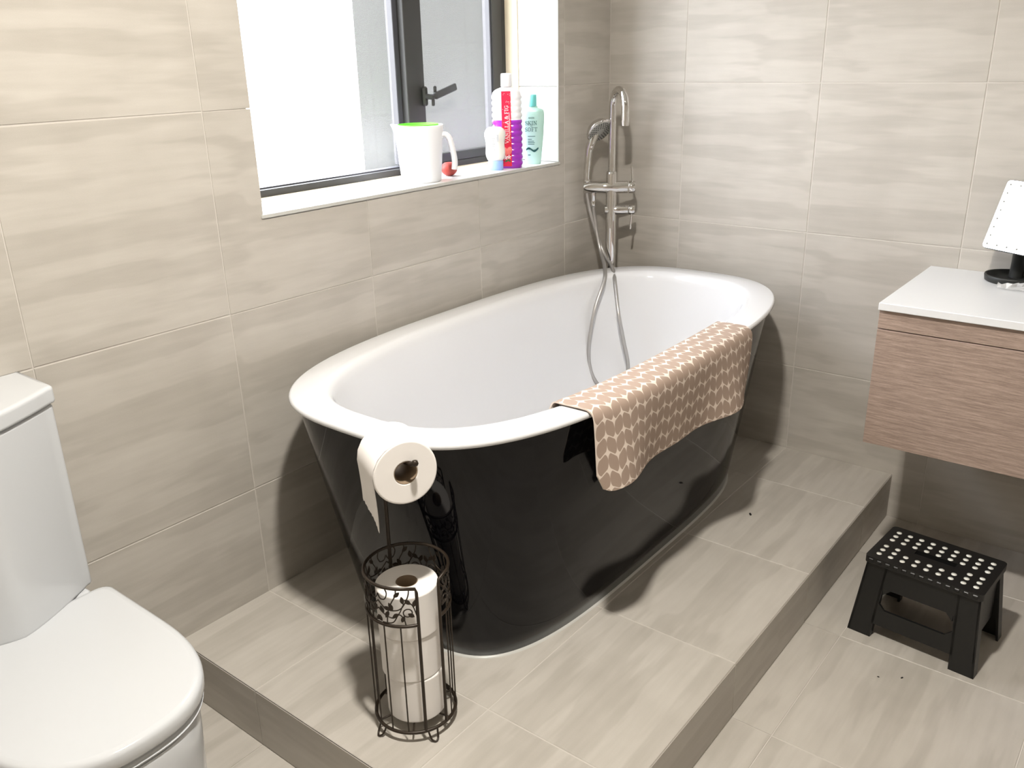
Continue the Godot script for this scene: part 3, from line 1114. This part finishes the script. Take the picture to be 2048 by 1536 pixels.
func leg_plate(s: SurfaceTool, q: Array, k: int) -> void:
	var f := []
	var b := []
	for p in q:
		f.append(leg_point(p[0], p[1], k, 0.0))
		b.append(leg_point(p[0], p[1], k, 0.007))
	poly(s, f, Vector3(k, 0, 0))
	poly(s, b, Vector3(-k, 0, 0))
	var c := Vector3.ZERO
	for p in f:
		c += p / f.size()
	for i in f.size():
		var j := (i + 1) % f.size()
		poly(s, [f[i], f[j], b[j], b[i]], (f[i] + f[j]) / 2 - c)

func hexa(s: SurfaceTool, q: Array, w: Vector3) -> void:
	var c: Vector3 = (q[0] + q[1] + q[2] + q[3]) / 4 + w / 2
	var r := []
	for p in q:
		r.append(p + w)
	poly(s, q, -w)
	poly(s, r, w)
	for i in 4:
		var j := (i + 1) % 4
		poly(s, [q[i], q[j], r[j], r[i]], (q[i] + q[j] + w) / 2 - c)

# ------------------------------------------------------------------ toilet roll stand
func on_ring(a: float, y: float, r: float) -> Vector3:
	return Vector3(r * cos(a), y, r * sin(a))

func roll(t: Node3D, r: float, core: float, h: float, wob: float, sd: int) -> void:
	# paper and card core of one roll standing on y = 0
	var g := RandomNumberGenerator.new()
	g.seed = sd
	var ph := g.randf() * TAU
	var s := begin()
	var rows := []
	for p in [[core, 0.001], [core + 0.001, 0.0], [core + 0.0025, 0.0], [r - 0.004, 0.0], [r - 0.0018, 0.0], [r, 0.0018], [r, 0.004], [r, h - 0.004], [r, h - 0.0018], [r - 0.0018, h], [r - 0.004, h], [core + 0.0025, h], [core + 0.001, h], [core, h - 0.001], [core, 0.001]]:
		var row := []
		for i in 48:
			var a := TAU * i / 48
			var k: float = 1.0 + (wob * (cos(2 * a + ph) * 0.6 + cos(3 * a + 1.3 * ph) * 0.4) if p[0] > core + 0.003 else 0.0)
			row.append(Vector3(p[0] * k * cos(a), p[1], p[0] * k * sin(a)))
		rows.append(row)
	sheet(s, rows, true)
	obj("paper", s, M.paper, t)
	s = begin()
	rows = []
	for p in [[core, 0.0005], [core, h - 0.0005], [core - 0.0012, h - 0.0005], [core - 0.0012, 0.0005], [core, 0.0005]]:
		rows.append(circle(Vector3(0, p[1], 0), Vector3.RIGHT, Vector3.BACK, p[0], 32))
	sheet(s, rows, true)
	obj("card_core", s, M.card, t)

func roll_stand() -> void:
	var c := Vector3(-1.722, PY, 0.632)
	var t := thing("toilet_roll_stand", "dark bronze wire toilet roll stand with leafy scroll band, by the bathtub", "toilet roll holder", c)
	var R := 0.083
	var y0 := 0.024
	var yb := 0.279
	var yt := 0.363
	var pa := deg_to_rad(122.0)
	var pb := deg_to_rad(88.0 + 360.0)
	# base ring and its cross wires
	var s := begin()
	tube(s, circle(Vector3(0, y0, 0), Vector3.RIGHT, Vector3.BACK, R, 64), 0.0036, 10, true)
	obj("base_ring", s, M.bronze, t)
	for a in [20.0, 80.0, 140.0]:
		s = begin()
		tube(s, [on_ring(deg_to_rad(a), y0, R), on_ring(deg_to_rad(a + 180), y0, R)], 0.002, 8)
		obj("floor_wire", s, M.bronze, t)
	# top band rails, ending in the two posts
	var arc_t := []
	var arc_b := []
	for i in 73:
		var a := lerpf(pa, pb, i / 72.0)
		arc_t.append(on_ring(a, yt, R))
		arc_b.append(on_ring(a, yb, R))
	var fr := []
	fr.append(on_ring(pa, y0, R))
	fr.append(on_ring(pa, yt - 0.012, R))
	fr.append(on_ring(pa + 0.03, yt - 0.003, R))
	for i in range(5, 68):
		fr.append(arc_t[i])
	fr.append(on_ring(pb - 0.03, yt - 0.003, R))
	fr.append(on_ring(pb, yt - 0.012, R))
	fr.append(on_ring(pb, y0, R))
	s = begin()
	tube(s, fr, 0.0033, 10)
	obj("top_rail_and_posts", s, M.bronze, t)
	s = begin()
	tube(s, arc_b, 0.0033, 10)
	obj("lower_rail", s, M.bronze, t)
	# uprights
	var a := 146.0
	while a < 435.0:
		s = begin()
		tube(s, [on_ring(deg_to_rad(a), y0, R), on_ring(deg_to_rad(a), yb, R)], 0.0015, 7)
		obj("upright_bar", s, M.bronze, t)
		a += 24.0
	# leafy scrolls in the band
	var n := 6
	for k in n:
		var a0 := lerpf(pa, pb, float(k) / n)
		var a1 := lerpf(pa, pb, float(k + 1) / n)
		scroll(t, a0, a1, yb, yt, R, k % 2 == 1)
	# wire feet
	for d in [112.0, 190.0, 285.0, 10.0]:
		var e := deg_to_rad(d)
		var out := Vector3(cos(e), 0, sin(e))
		var sd := Vector3(-sin(e), 0, cos(e))
		s = begin()
		var fp := smooth_path([out * R + sd * 0.010 + Vector3(0, y0, 0), out * (R + 0.002) + sd * 0.009 + Vector3(0, 0.016, 0), out * (R + 0.008) + sd * 0.007 + Vector3(0, 0.006, 0), out * (R + 0.013) + Vector3(0, 0.0022, 0), out * (R + 0.008) - sd * 0.007 + Vector3(0, 0.006, 0), out * (R + 0.002) - sd * 0.009 + Vector3(0, 0.016, 0), out * R - sd * 0.010 + Vector3(0, y0, 0)], 5)
		tube(s, fp, 0.002, 8)
		obj("foot", s, M.bronze, t)
	# pole behind the band and the arm that carries the roll
	var ax := Vector3(-0.44, 0, 0.90).normalized()
	var pole := Vector3(0.030, 0, -0.0775)
	var ya := 0.747 + 0.0165 - PY
	s = begin()
	var pp := [pole + Vector3(0, y0, 0), pole + Vector3(0, 0.3, 0), pole + Vector3(0, ya - 0.03, 0)]
	for i in range(1, 6):
		var b := PI / 2 * i / 5
		pp.append(pole + ax * (0.025 - 0.025 * cos(b)) + Vector3(0, ya - 0.03 + 0.03 * sin(b), 0))
	pp.append(pole + ax * 0.10 + Vector3(0, ya, 0))
	var side := Vector3(0.618, 0, 0.786)
	pp.append(pole + ax * 0.135 + side * 0.003 + Vector3(0, ya, 0))
	pp.append(pole + ax * 0.152 + side * 0.009 + Vector3(0, ya + 0.002, 0))
	pp.append(pole + ax * 0.158 + side * 0.015 + Vector3(0, ya + 0.006, 0))
	tube(s, pp, 0.0042, 12)
	var arm := obj("pole_and_arm", s, M.bronze, t)
	s = begin()
	lathe(s, [Vector2(0.0, -0.006), Vector2(0.005, -0.004), Vector2(0.0065, 0.0), Vector2(0.005, 0.005), Vector2(0.0, 0.007)], 14, 1, 1, Transform3D(Basis.IDENTITY, pp[-1]))
	obj("arm_tip", s, M.bronze, arm)
	# spare rolls
	var names := ["bottom", "middle", "top"]
	for i in 3:
		var r := thing("toilet_roll", ["lowest spare white toilet roll inside the bronze stand", "middle spare white toilet roll inside the bronze stand", "uppermost spare white toilet roll inside the bronze stand"][i], "toilet roll", c + Vector3([0.002, 0.0, -0.001][i], y0 + 0.003 + i * 0.1005, [0.001, -0.002, 0.0][i]), 0.0, "spare toilet rolls in the stand")
		roll(r, [0.0600, 0.0615, 0.0620][i], 0.0215, 0.1, 0.012, 100 + i)
	# hung roll with a torn loose end
	var q := thing("toilet_roll", "started white toilet roll hanging on the stand's arm with a torn end", "toilet roll", c + pole + ax * 0.05 + Vector3(0, 0.747 - PY, 0))
	q.basis = Basis(ax.cross(Vector3.UP).normalized(), ax, Vector3.UP) if false else Basis(Vector3.UP.cross(ax).normalized(), ax, Vector3.UP.cross(ax).normalized().cross(ax))
	roll(q, 0.0615, 0.0225, 0.1, 0.022, 7)
	# loose sheet: leaves the left side and hangs down (local: y along the axis, world down = -up)
	var dn := q.basis.inverse() * Vector3.DOWN
	var lf := q.basis.inverse() * (-Vector3.UP.cross(ax).normalized())
	if (q.basis * lf).dot(Vector3(0.618, 0, 0.786)) > 0.0:
		lf = -lf
	s = begin()
	var rows := []
	var g := RandomNumberGenerator.new()
	g.seed = 31
	for i in 25:
		var row := []
		var v := i / 24.0
		var tear := lerpf(0.084, 0.098, v) + 0.012 * smoothstep(0.75, 1.0, v) + g.randf_range(-0.0025, 0.0025)
		for j in 15:
			var w := j / 14.0
			var p: Vector3
			if j < 6:
				var b := PI / 2 * (1.0 - j / 5.0)
				p = lf * (0.0622 * cos(b)) - dn * (0.0622 * sin(b))
			else:
				var d := tear * (j - 5) / 9.0
				p = lf * (0.0622 - 0.003 * sin(d * 22.0) - d * 0.02) + dn * d
			row.append(p + Vector3(0, 0.001 + 0.098 * v, 0))
		rows.append(row)
	sheet(s, rows)
	# back face a hair behind, so that the sheet has thickness
	var rows2 := []
	for row in rows:
		var r2 := []
		for p in row:
			r2.append(p + lf * -0.0005)
		rows2.append(r2)
	sheet(s, rows2)
	obj("loose_sheet", s, M.paper, q)

func leaf(s: SurfaceTool, a: float, y: float, dir: float, ln: float, wd: float, R: float) -> void:
	# a small pointed leaf lying in the band
	var pts := []
	for q in [[0.0, 0.0], [0.25, 0.38], [0.5, 0.5], [0.78, 0.30], [1.0, 0.0], [0.78, -0.30], [0.5, -0.5], [0.25, -0.38]]:
		var u: float = cos(dir) * q[0] * ln - sin(dir) * q[1] * wd
		var v: float = sin(dir) * q[0] * ln + cos(dir) * q[1] * wd
		pts.append(Vector2(a + u / R, y + v))
	var f := []
	var b := []
	for p in pts:
		f.append(on_ring(p.x, p.y, R + 0.001))
		b.append(on_ring(p.x, p.y, R - 0.001))
	var out := on_ring(a, 0, 1.0)
	fan(s, f, out)
	fan(s, b, -out)
	for i in f.size():
		var j := (i + 1) % f.size()
		poly(s, [f[i], f[j], b[j], b[i]], (f[i] + f[j]) / 2 - (f[0] + f[4]) / 2)

func scroll(t: Node3D, a0: float, a1: float, yb: float, yt: float, R: float, mirrored: bool) -> void:
	var vines := [
		[[0.0, 0.15], [0.12, 0.55], [0.30, 0.62], [0.45, 0.35], [0.62, 0.22], [0.85, 0.30], [1.0, 0.42]],
		[[0.18, 1.0], [0.22, 0.78], [0.38, 0.50], [0.58, 0.42], [0.80, 0.45], [1.0, 0.62]],
		[[0.50, 1.0], [0.52, 0.82], [0.64, 0.60], [0.74, 0.34], [0.78, 0.0]],
		[[0.30, 0.0], [0.34, 0.20], [0.46, 0.32], [0.62, 0.10], [0.9, 0.06]],
		[[0.80, 1.0], [0.74, 0.86], [0.80, 0.70], [0.93, 0.68], [1.0, 0.80]],
	]
	for v in vines:
		var pts := []
		for p in v:
			var u: float = 1.0 - p[0] if mirrored else p[0]
			pts.append(Vector3(lerpf(a0, a1, u), lerpf(yb, yt, p[1]), 0))
		var fine := smooth_path(pts, 6)
		var path := []
		for p in fine:
			path.append(on_ring(p.x, p.y, R))
		var s := begin()
		tube(s, path, 0.0013, 6)
		obj("vine", s, M.bronze, t)
	# an open ring
	var rp := []
	var um := 0.76 if mirrored else 0.24
	for i in 20:
		var b := TAU * i / 20
		rp.append(on_ring(lerpf(a0, a1, um) + 0.0085 * cos(b) / R, lerpf(yb, yt, 0.36) + 0.0085 * sin(b), R))
	var sr := begin()
	tube(sr, rp, 0.0013, 6, true)
	obj("scroll_ring", sr, M.bronze, t)
	for l in [[0.10, 0.50, 1.9, 0.017], [0.16, 0.58, 0.8, 0.016], [0.34, 0.60, 1.4, 0.017], [0.46, 0.34, -0.6, 0.016], [0.60, 0.42, 1.1, 0.018], [0.66, 0.44, 0.2, 0.016], [0.72, 0.40, -1.2, 0.018], [0.56, 0.78, 2.4, 0.016], [0.86, 0.30, 1.2, 0.017], [0.40, 0.12, 2.0, 0.015], [0.08, 0.24, 0.6, 0.015], [0.92, 0.08, 0.9, 0.015]]:
		var s := begin(true)
		var u: float = 1.0 - l[0] if mirrored else l[0]
		leaf(s, lerpf(a0, a1, u), lerpf(yb, yt, l[1]), PI - l[2] if mirrored else l[2], l[3], 0.0085, R)
		obj("leaf", s, M.bronze, t)

# ------------------------------------------------------------------ bath mat over the rim
func rim_front(x: float, inset: float) -> float:
	var u := absf((x - BCX) / (BA + inset))
	return BCZ + (BB + inset) * pow(maxf(0.0, 1.0 - pow(u, 3.0)), 1.0 / 3.0)

func bath_mat() -> void:
	var x0 := -1.340
	var x1 := -0.607
	var nu := 61
	var nv := 48
	var hang := 0.182
	var drop := 0.10
	var top := []
	var bot := []
	var uvs := []
	for i in nu:
		var k := i / (nu - 1.0)
		var x := lerpf(x0, x1, k)
		var zo := rim_front(x, 0.0)
		var rt := []
		var rb := []
		var ru := []
		# rounded corners: shorten the strip near its ends
		var rc := 0.045
		var e := minf(x - x0, x1 - x)
		var cut := 0.0
		if e < rc:
			cut = rc - sqrt(maxf(0.0, rc * rc - (rc - e) * (rc - e)))
		var wave := 0.013 * sin(k * 9.0 + 0.6) + 0.006 * sin(k * 17.0)
		# profile over the rim, z and y against the outer edge
		var prof := [Vector2(-0.118 - drop * 0.15, -drop), Vector2(-0.108, -0.045), Vector2(-0.098, -0.012), Vector2(-0.088, 0.0035), Vector2(-0.07, 0.0045), Vector2(-0.045, 0.0052 + 0.003 * sin(k * 12.0) * sin(k * 12.0)), Vector2(-0.018, 0.006), Vector2(-0.002, 0.0045), Vector2(0.008, -0.002), Vector2(0.0135, -0.014), Vector2(0.0155 + wave * 0.2, -0.05), Vector2(0.016 + maxf(wave, -0.012) * 0.7, -0.11), Vector2(0.016 + maxf(wave * 1.4, -0.018), -hang)]
		var c := Curve2D.new()
		for p in prof.size():
			var tg: Vector2 = (prof[mini(p + 1, prof.size() - 1)] - prof[maxi(p - 1, 0)]) / 6.0
			c.add_point(prof[p], -tg, tg)
		var L := c.get_baked_length()
		for j in nv:
			var q := lerpf(cut, L - cut, j / (nv - 1.0))
			var p := c.sample_baked(q, true)
			var p2 := c.sample_baked(minf(q + 0.002, L), true)
			var p1 := c.sample_baked(maxf(q - 0.002, 0.0), true)
			var tg := (p2 - p1).normalized()
			var nrm := Vector2(-tg.y, tg.x)
			rt.append(Vector3(x, BY + p.y + nrm.y * 0.0022, zo + p.x + nrm.x * 0.0022))
			rb.append(Vector3(x, BY + p.y - nrm.y * 0.0012, zo + p.x - nrm.x * 0.0012))
			ru.append(Vector2((x - x0) / 0.0565, (L - q) / -0.037))
		top.append(rt)
		bot.append(rb)
		uvs.append(ru)
	var s := begin()
	sheet(s, bot, false, uvs)
	var rt2 := top.duplicate()
	rt2.reverse()
	var ru2 := uvs.duplicate()
	ru2.reverse()
	sheet(s, rt2, false, ru2)
	s.set_smooth_group(-1)
	# edges
	for j in nv - 1:
		for i in [0, nu - 1]:
			for c in [[top, j], [bot, j], [bot, j + 1], [top, j], [bot, j + 1], [top, j + 1]]:
				s.set_uv(Vector2(0, 0.02)); s.add_vertex(c[0][i][c[1]])
	for i in nu - 1:
		for j in [0, nv - 1]:
			for c in [[top, i], [bot, i], [bot, i + 1], [top, i], [bot, i + 1], [top, i + 1]]:
				s.set_uv(Vector2(0, 0.02)); s.add_vertex(c[0][c[1]][j])
	var o := obj("bath_mat", s, M.mat)
	tag(o, "beige bath mat with leaf print draped over the bathtub's rim", "bath mat")

# ------------------------------------------------------------------ things on the window sill
func letters(txt: String, size: float, m: Material, parent: Node, t: Transform3D, serif := true, called := "lettering") -> MeshInstance3D:
	var tm := TextMesh.new()
	tm.text = txt
	var f := SystemFont.new()
	f.font_names = PackedStringArray(["Droid Serif" if serif else "Droid Sans"])
	tm.font = f
	tm.font_size = 32
	tm.pixel_size = size / 32.0
	tm.depth = 0.0006
	tm.curve_step = 2.0
	var o := put(called, tm, m, parent)
	o.transform = t
	return o

func sill_things() -> void:
	# jug
	var fx := Vector3(0.618, 0, 0.786).normalized()       # towards the handle
	var jt := thing("plastic_jug", "white plastic jug with an open handle on the window sill", "jug", Vector3(-0.881, WY0, -0.080), atan2(-fx.z, fx.x))
	var s := begin()
	var rows := []
	for q in [[0.0, 0.0, 0], [0.0535, 0.0, 0], [0.0570, 0.003, 0], [0.0605, 0.04, 0], [0.0650, 0.10, 0], [0.0685, 0.140, 0.3], [0.0698, 0.156, 1], [0.0686, 0.1575, 1], [0.0673, 0.156, 1], [0.0660, 0.140, 0.3], [0.0625, 0.10, 0], [0.0580, 0.04, 0], [0.0545, 0.006, 0], [0.0, 0.005, 0]]:
		var row := []
		for i in 56:
			var a := TAU * i / 56
			var d := absf(wrapf(a - PI, -PI, PI))
			var k: float = q[2] * 0.011 * exp(-d * d * 9.0)
			row.append(Vector3((q[0] + k) * cos(a), q[1] + k * 0.30, (q[0] + k * 0.3) * sin(a)))
		rows.append(row)
	sheet(s, rows, true)
	obj("body", s, M.jug, jt)
	s = begin()
	var hp := smooth_path([Vector3(0.058, 0.124, 0), Vector3(0.072, 0.130, 0), Vector3(0.085, 0.119, 0), Vector3(0.093, 0.090, 0), Vector3(0.098, 0.055, 0), Vector3(0.096, 0.032, 0)], 6)
	var hrows := []
	for i in hp.size():
		var d: Vector3 = (hp[mini(i + 1, hp.size() - 1)] - hp[maxi(i - 1, 0)]).normalized()
		var nn := Vector3(-d.y, d.x, 0)
		var row := []
		for j in 14:
			var a := TAU * j / 14
			row.append(hp[i] + nn * (0.0085 * cos(a)) + Vector3(0, 0, 0.0130 * sin(a)))
		hrows.append(row)
	sheet(s, hrows, true)
	fan(s, hrows[0], Vector3.LEFT)
	fan(s, hrows[-1], Vector3.DOWN)
	obj("handle", s, M.jug, jt)
	# lime cup inside it
	s = begin()
	lathe(s, [Vector2(0.0, 0.0), Vector2(0.044, 0.0), Vector2(0.0590, 0.150), Vector2(0.0580, 0.151), Vector2(0.043, 0.003), Vector2(0.0, 0.003)], 40)
	var cup := obj("plastic_cup", s, M.lime)
	cup.position = jt.position + Vector3(0.001, 0.0085, -0.004)
	tag(cup, "lime green plastic cup nested inside the white jug", "cup")
	# red ball
	s = begin()
	var prof := []
	for i in 17:
		var a := -PI / 2 + PI * i / 16
		prof.append(Vector2(maxf(0.0, 0.0245 * cos(a)), 0.0215 + 0.0215 * sin(a) - (0.006 * exp(-pow((a - PI / 2) * 3.0, 2.0)))))
	lathe(s, prof, 32)
	var ball := obj("rubber_ball", s, M.red)
	ball.position = Vector3(-0.752, WY0, -0.088)
	tag(ball, "small dull red rubber ball beside the white jug", "ball")
	var face := atan2(-0.75, 0.66)
	# upside down lotion bottle
	var b := thing("lotion_bottle", "small white lotion bottle standing on its pale blue cap", "bottle", Vector3(-0.571, WY0, -0.055), face)
	s = begin()
	lathe(s, [Vector2(0.0225, 0.0), Vector2(0.0235, 0.001), Vector2(0.0238, 0.027), Vector2(0.0230, 0.028), Vector2(0.0, 0.028)], 32, 1.0, 0.9)
	obj("cap", s, M.blue_cap, b)
	s = begin()
	lathe(s, [Vector2(0.020, 0.028), Vector2(0.0255, 0.032), Vector2(0.0295, 0.042), Vector2(0.0308, 0.055), Vector2(0.0295, 0.068), Vector2(0.0288, 0.076), Vector2(0.0300, 0.088), Vector2(0.0330, 0.102), Vector2(0.0325, 0.113), Vector2(0.0280, 0.123), Vector2(0.0190, 0.1295), Vector2(0.0, 0.131)], 40, 1.0, 0.68)
	var bd := obj("bottle_body", s, M.cream, b)
	s = begin(true)
	for i in 9:
		box(s, Vector3(-0.010 + 0.0015 * sin(i * 2.0), 0.058 + i * 0.0055, 0.0215), Vector3(0.016, 0.0014, 0.0006))
	box(s, Vector3(0.007, 0.098, 0.0218), Vector3(0.006, 0.020, 0.0006))
	obj("printed_text", s, M.print_grey, bd)
	# tall ridged bottle with purple bubble bath
	b = thing("bubble_bath_bottle", "tall ridged bottle half full of purple liquid with red label strip", "bottle", Vector3(-0.505, WY0, -0.058), face - 0.13)
	var ridge := func(y0: float, y1: float) -> Array:
		var a := []
		var n := int((y1 - y0) / 0.002)
		for i in n + 1:
			var y := lerpf(y0, y1, float(i) / n)
			a.append(Vector2(0.0440 + 0.0036 * absf(sin(PI * (y - 0.006) / 0.0182)), y))
		return a
	var fill := 0.147
	var lo: Array = [Vector2(0.040, 0.0), Vector2(0.0445, 0.002)]
	lo.append_array(ridge.call(0.006, fill))
	s = begin()
	lathe(s, lo, 40, 1.0, 0.62, Transform3D.IDENTITY, 3.2)
	obj("liquid", s, M.purple, b)
	var hi: Array = ridge.call(fill, 0.222)
	for q in [[0.044, 0.228], [0.039, 0.234], [0.030, 0.239], [0.020, 0.2425], [0.015, 0.244], [0.0145, 0.248]]:
		hi.append(Vector2(q[0], q[1]))
	s = begin()
	lathe(s, hi, 40, 1.0, 0.62, Transform3D.IDENTITY, 3.0)
	obj("bottle_body", s, M.clear_white, b)
	s = begin()
	lathe(s, [Vector2(0.0170, 0.246), Vector2(0.0178, 0.248), Vector2(0.0172, 0.279), Vector2(0.0155, 0.284), Vector2(0.0, 0.285)], 32)
	obj("cap", s, M.clear_white, b)
	s = begin(true)
	var lz := 0.0300
	box(s, Vector3(0.0, 0.120, lz - 0.0012), Vector3(0.029, 0.226, 0.0032), 0.0006)
	var lb := obj("label", s, M.label_red, b)
	letters("VANILLA & FIG", 0.0155, M.label_white, lb, Transform3D(Basis(Vector3(0, 0, 1), PI / 2), Vector3(0.001, 0.134, lz + 0.0006)))
	s = begin()
	var g := RandomNumberGenerator.new()
	g.seed = 5
	for i in 46:
		var p := Vector3(g.randf_range(-0.0125, 0.0125), g.randf_range(0.075, 0.229), lz + 0.0004)
		if absf(p.x + 0.001) < 0.008 and p.y < 0.195:
			continue
		lathe(s, [Vector2(0.0008, 0.0), Vector2(0.0, 0.0005)], 8, 1, 1, Transform3D(Basis(Vector3(1, 0, 0), PI / 2), p))
	obj("printed_dots", s, M.label_white, lb)
	s = begin(true)
	box(s, Vector3(0.0095, 0.128, lz + 0.0006), Vector3(0.0012, 0.085, 0.0004))
	obj("printed_line", s, M.label_white, lb)
	for q in [[-0.006, 0.053, 0.0095, 0.013, 0.3], [0.007, 0.055, 0.0085, 0.0125, -0.35]]:
		s = begin()
		lathe(s, [Vector2(1.0, 0.0), Vector2(0.95, 0.0006), Vector2(0.0, 0.0008)], 20, q[2], q[3], Transform3D(Basis(Vector3(0, 0, 1), q[4]) * Basis(Vector3(1, 0, 0), PI / 2), Vector3(q[0], q[1], lz + 0.0004)))
		obj("printed_fig", s, M.pink, lb)
	for q in [[-0.005, 0.034], [0.006, 0.036]]:
		s = begin(true)
		for i in 5:
			var a := TAU * i / 5 + 0.3
			var d := Vector2(cos(a), sin(a))
			var pr := Vector2(-d.y, d.x)
			var o2 := Vector2(q[0], q[1])
			prism(s, [o2, o2 + d * 0.004 + pr * 0.0019, o2 + d * 0.0078, o2 + d * 0.004 - pr * 0.0019], 0.0006, Transform3D(Basis.IDENTITY, Vector3(0, 0, lz + 0.0011)))
		obj("printed_flower", s, M.label_white, lb)
	s = begin(true)
	for q in [[-0.002, 0.024, 0.5], [0.006, 0.025, 2.3]]:
		var d := Vector2(cos(q[2]), sin(q[2]))
		var pr := Vector2(-d.y, d.x)
		var o2 := Vector2(q[0], q[1])
		prism(s, [o2 - d * 0.008, o2 + pr * 0.0035, o2 + d * 0.008, o2 - pr * 0.0035], 0.0005, Transform3D(Basis.IDENTITY, Vector3(0, 0, lz + 0.0004)))
	obj("printed_leaf", s, M.leaf_green, lb)
	# aqua bath oil bottle
	b = thing("bath_oil_bottle", "pale aqua bottle with turquoise cap in the sill's corner", "bottle", Vector3(-0.389, WY0, -0.045), face - 0.10)
	s = begin()
	lathe(s, [Vector2(0.0235, 0.0), Vector2(0.0255, 0.002), Vector2(0.0300, 0.045), Vector2(0.0345, 0.090), Vector2(0.0370, 0.130), Vector2(0.0375, 0.155), Vector2(0.0370, 0.164), Vector2(0.0345, 0.170), Vector2(0.0280, 0.174), Vector2(0.0190, 0.176), Vector2(0.0165, 0.178), Vector2(0.0160, 0.183)], 44, 1.0, 0.52, Transform3D.IDENTITY, 2.6)
	bd = obj("bottle_body", s, M.aqua, b)
	s = begin()
	lathe(s, [Vector2(0.0130, 0.181), Vector2(0.0137, 0.183), Vector2(0.0137, 0.215), Vector2(0.0126, 0.217), Vector2(0.0, 0.2175)], 28)
	obj("cap", s, M.aqua_cap, b)
	var bz := func(y: float) -> float:
		return 0.0003 + 0.52 * lerpf(0.0255, 0.0372, clampf(y / 0.13, 0.0, 1.0))
	var tilt := Basis(Vector3(1, 0, 0), 0.047)
	letters("AVON", 0.0075, M.teal, bd, Transform3D(tilt, Vector3(-0.004, 0.146, bz.call(0.146))), false)
	letters("SKIN", 0.0165, M.teal, bd, Transform3D(tilt, Vector3(-0.005, 0.130, bz.call(0.130))))
	letters("SO", 0.006, M.teal, bd, Transform3D(tilt, Vector3(-0.004, 0.1205, bz.call(0.1205))), false)
	letters("SOFT", 0.0165, M.teal, bd, Transform3D(tilt, Vector3(-0.005, 0.110, bz.call(0.110))))
	s = begin(true)
	for q in [[0.089, 0.024], [0.080, 0.013], [0.074, 0.020], [0.069, 0.022], [0.064, 0.021]]:
		box(s, Vector3(-0.016 + q[1] / 2, q[0], bz.call(q[0])), Vector3(q[1], 0.0016, 0.0008))
	box(s, Vector3(-0.012, 0.030, bz.call(0.030)), Vector3(0.008, 0.0022, 0.0008))
	obj("printed_text", s, M.teal, bd)
	var wave := []
	for i in 13:
		var x := -0.022 + 0.040 * i / 12.0
		wave.append(Vector2(x, 0.046 + 0.0045 * sin(i * 0.62) + 0.0042))
	for i in range(12, -1, -1):
		var x := -0.022 + 0.040 * i / 12.0
		wave.append(Vector2(x, 0.046 + 0.0045 * sin(i * 0.62 - 0.35) - 0.0028 * sin(PI * i / 12.0)))
	s = begin(true)
	prism(s, wave, 0.0012, Transform3D(Basis.IDENTITY, Vector3(0, 0, bz.call(0.052))))
	obj("printed_wave", s, M.teal, bd)

func crumbs() -> void:
	var k := 0
	for p in [[-0.517, PY, 0.842, 0.0048, "small black crumb on the platform tiles in front of the bathtub"], [-0.83, 0.0, 1.325, 0.0020, "tiniest dark crumb on the floor in front of the step stool"], [-0.80, 0.0, 1.372, 0.0028, "longer dark crumb on the floor close to the step stool's front bar"]]:
		var s := begin()
		var r: float = p[3]
		lathe(s, [Vector2(0.0, 0.0), Vector2(r * 0.8, 0.0), Vector2(r, r * 0.4), Vector2(r * 0.6, r * 0.9), Vector2(0.0, r)], 10, 1.5, 0.7)
		var o := obj("crumb", s, M.crumb)
		o.position = Vector3(p[0], p[1], p[2])
		o.rotation.y = 0.7 + k
		tag(o, p[4], "crumb")
		k += 1
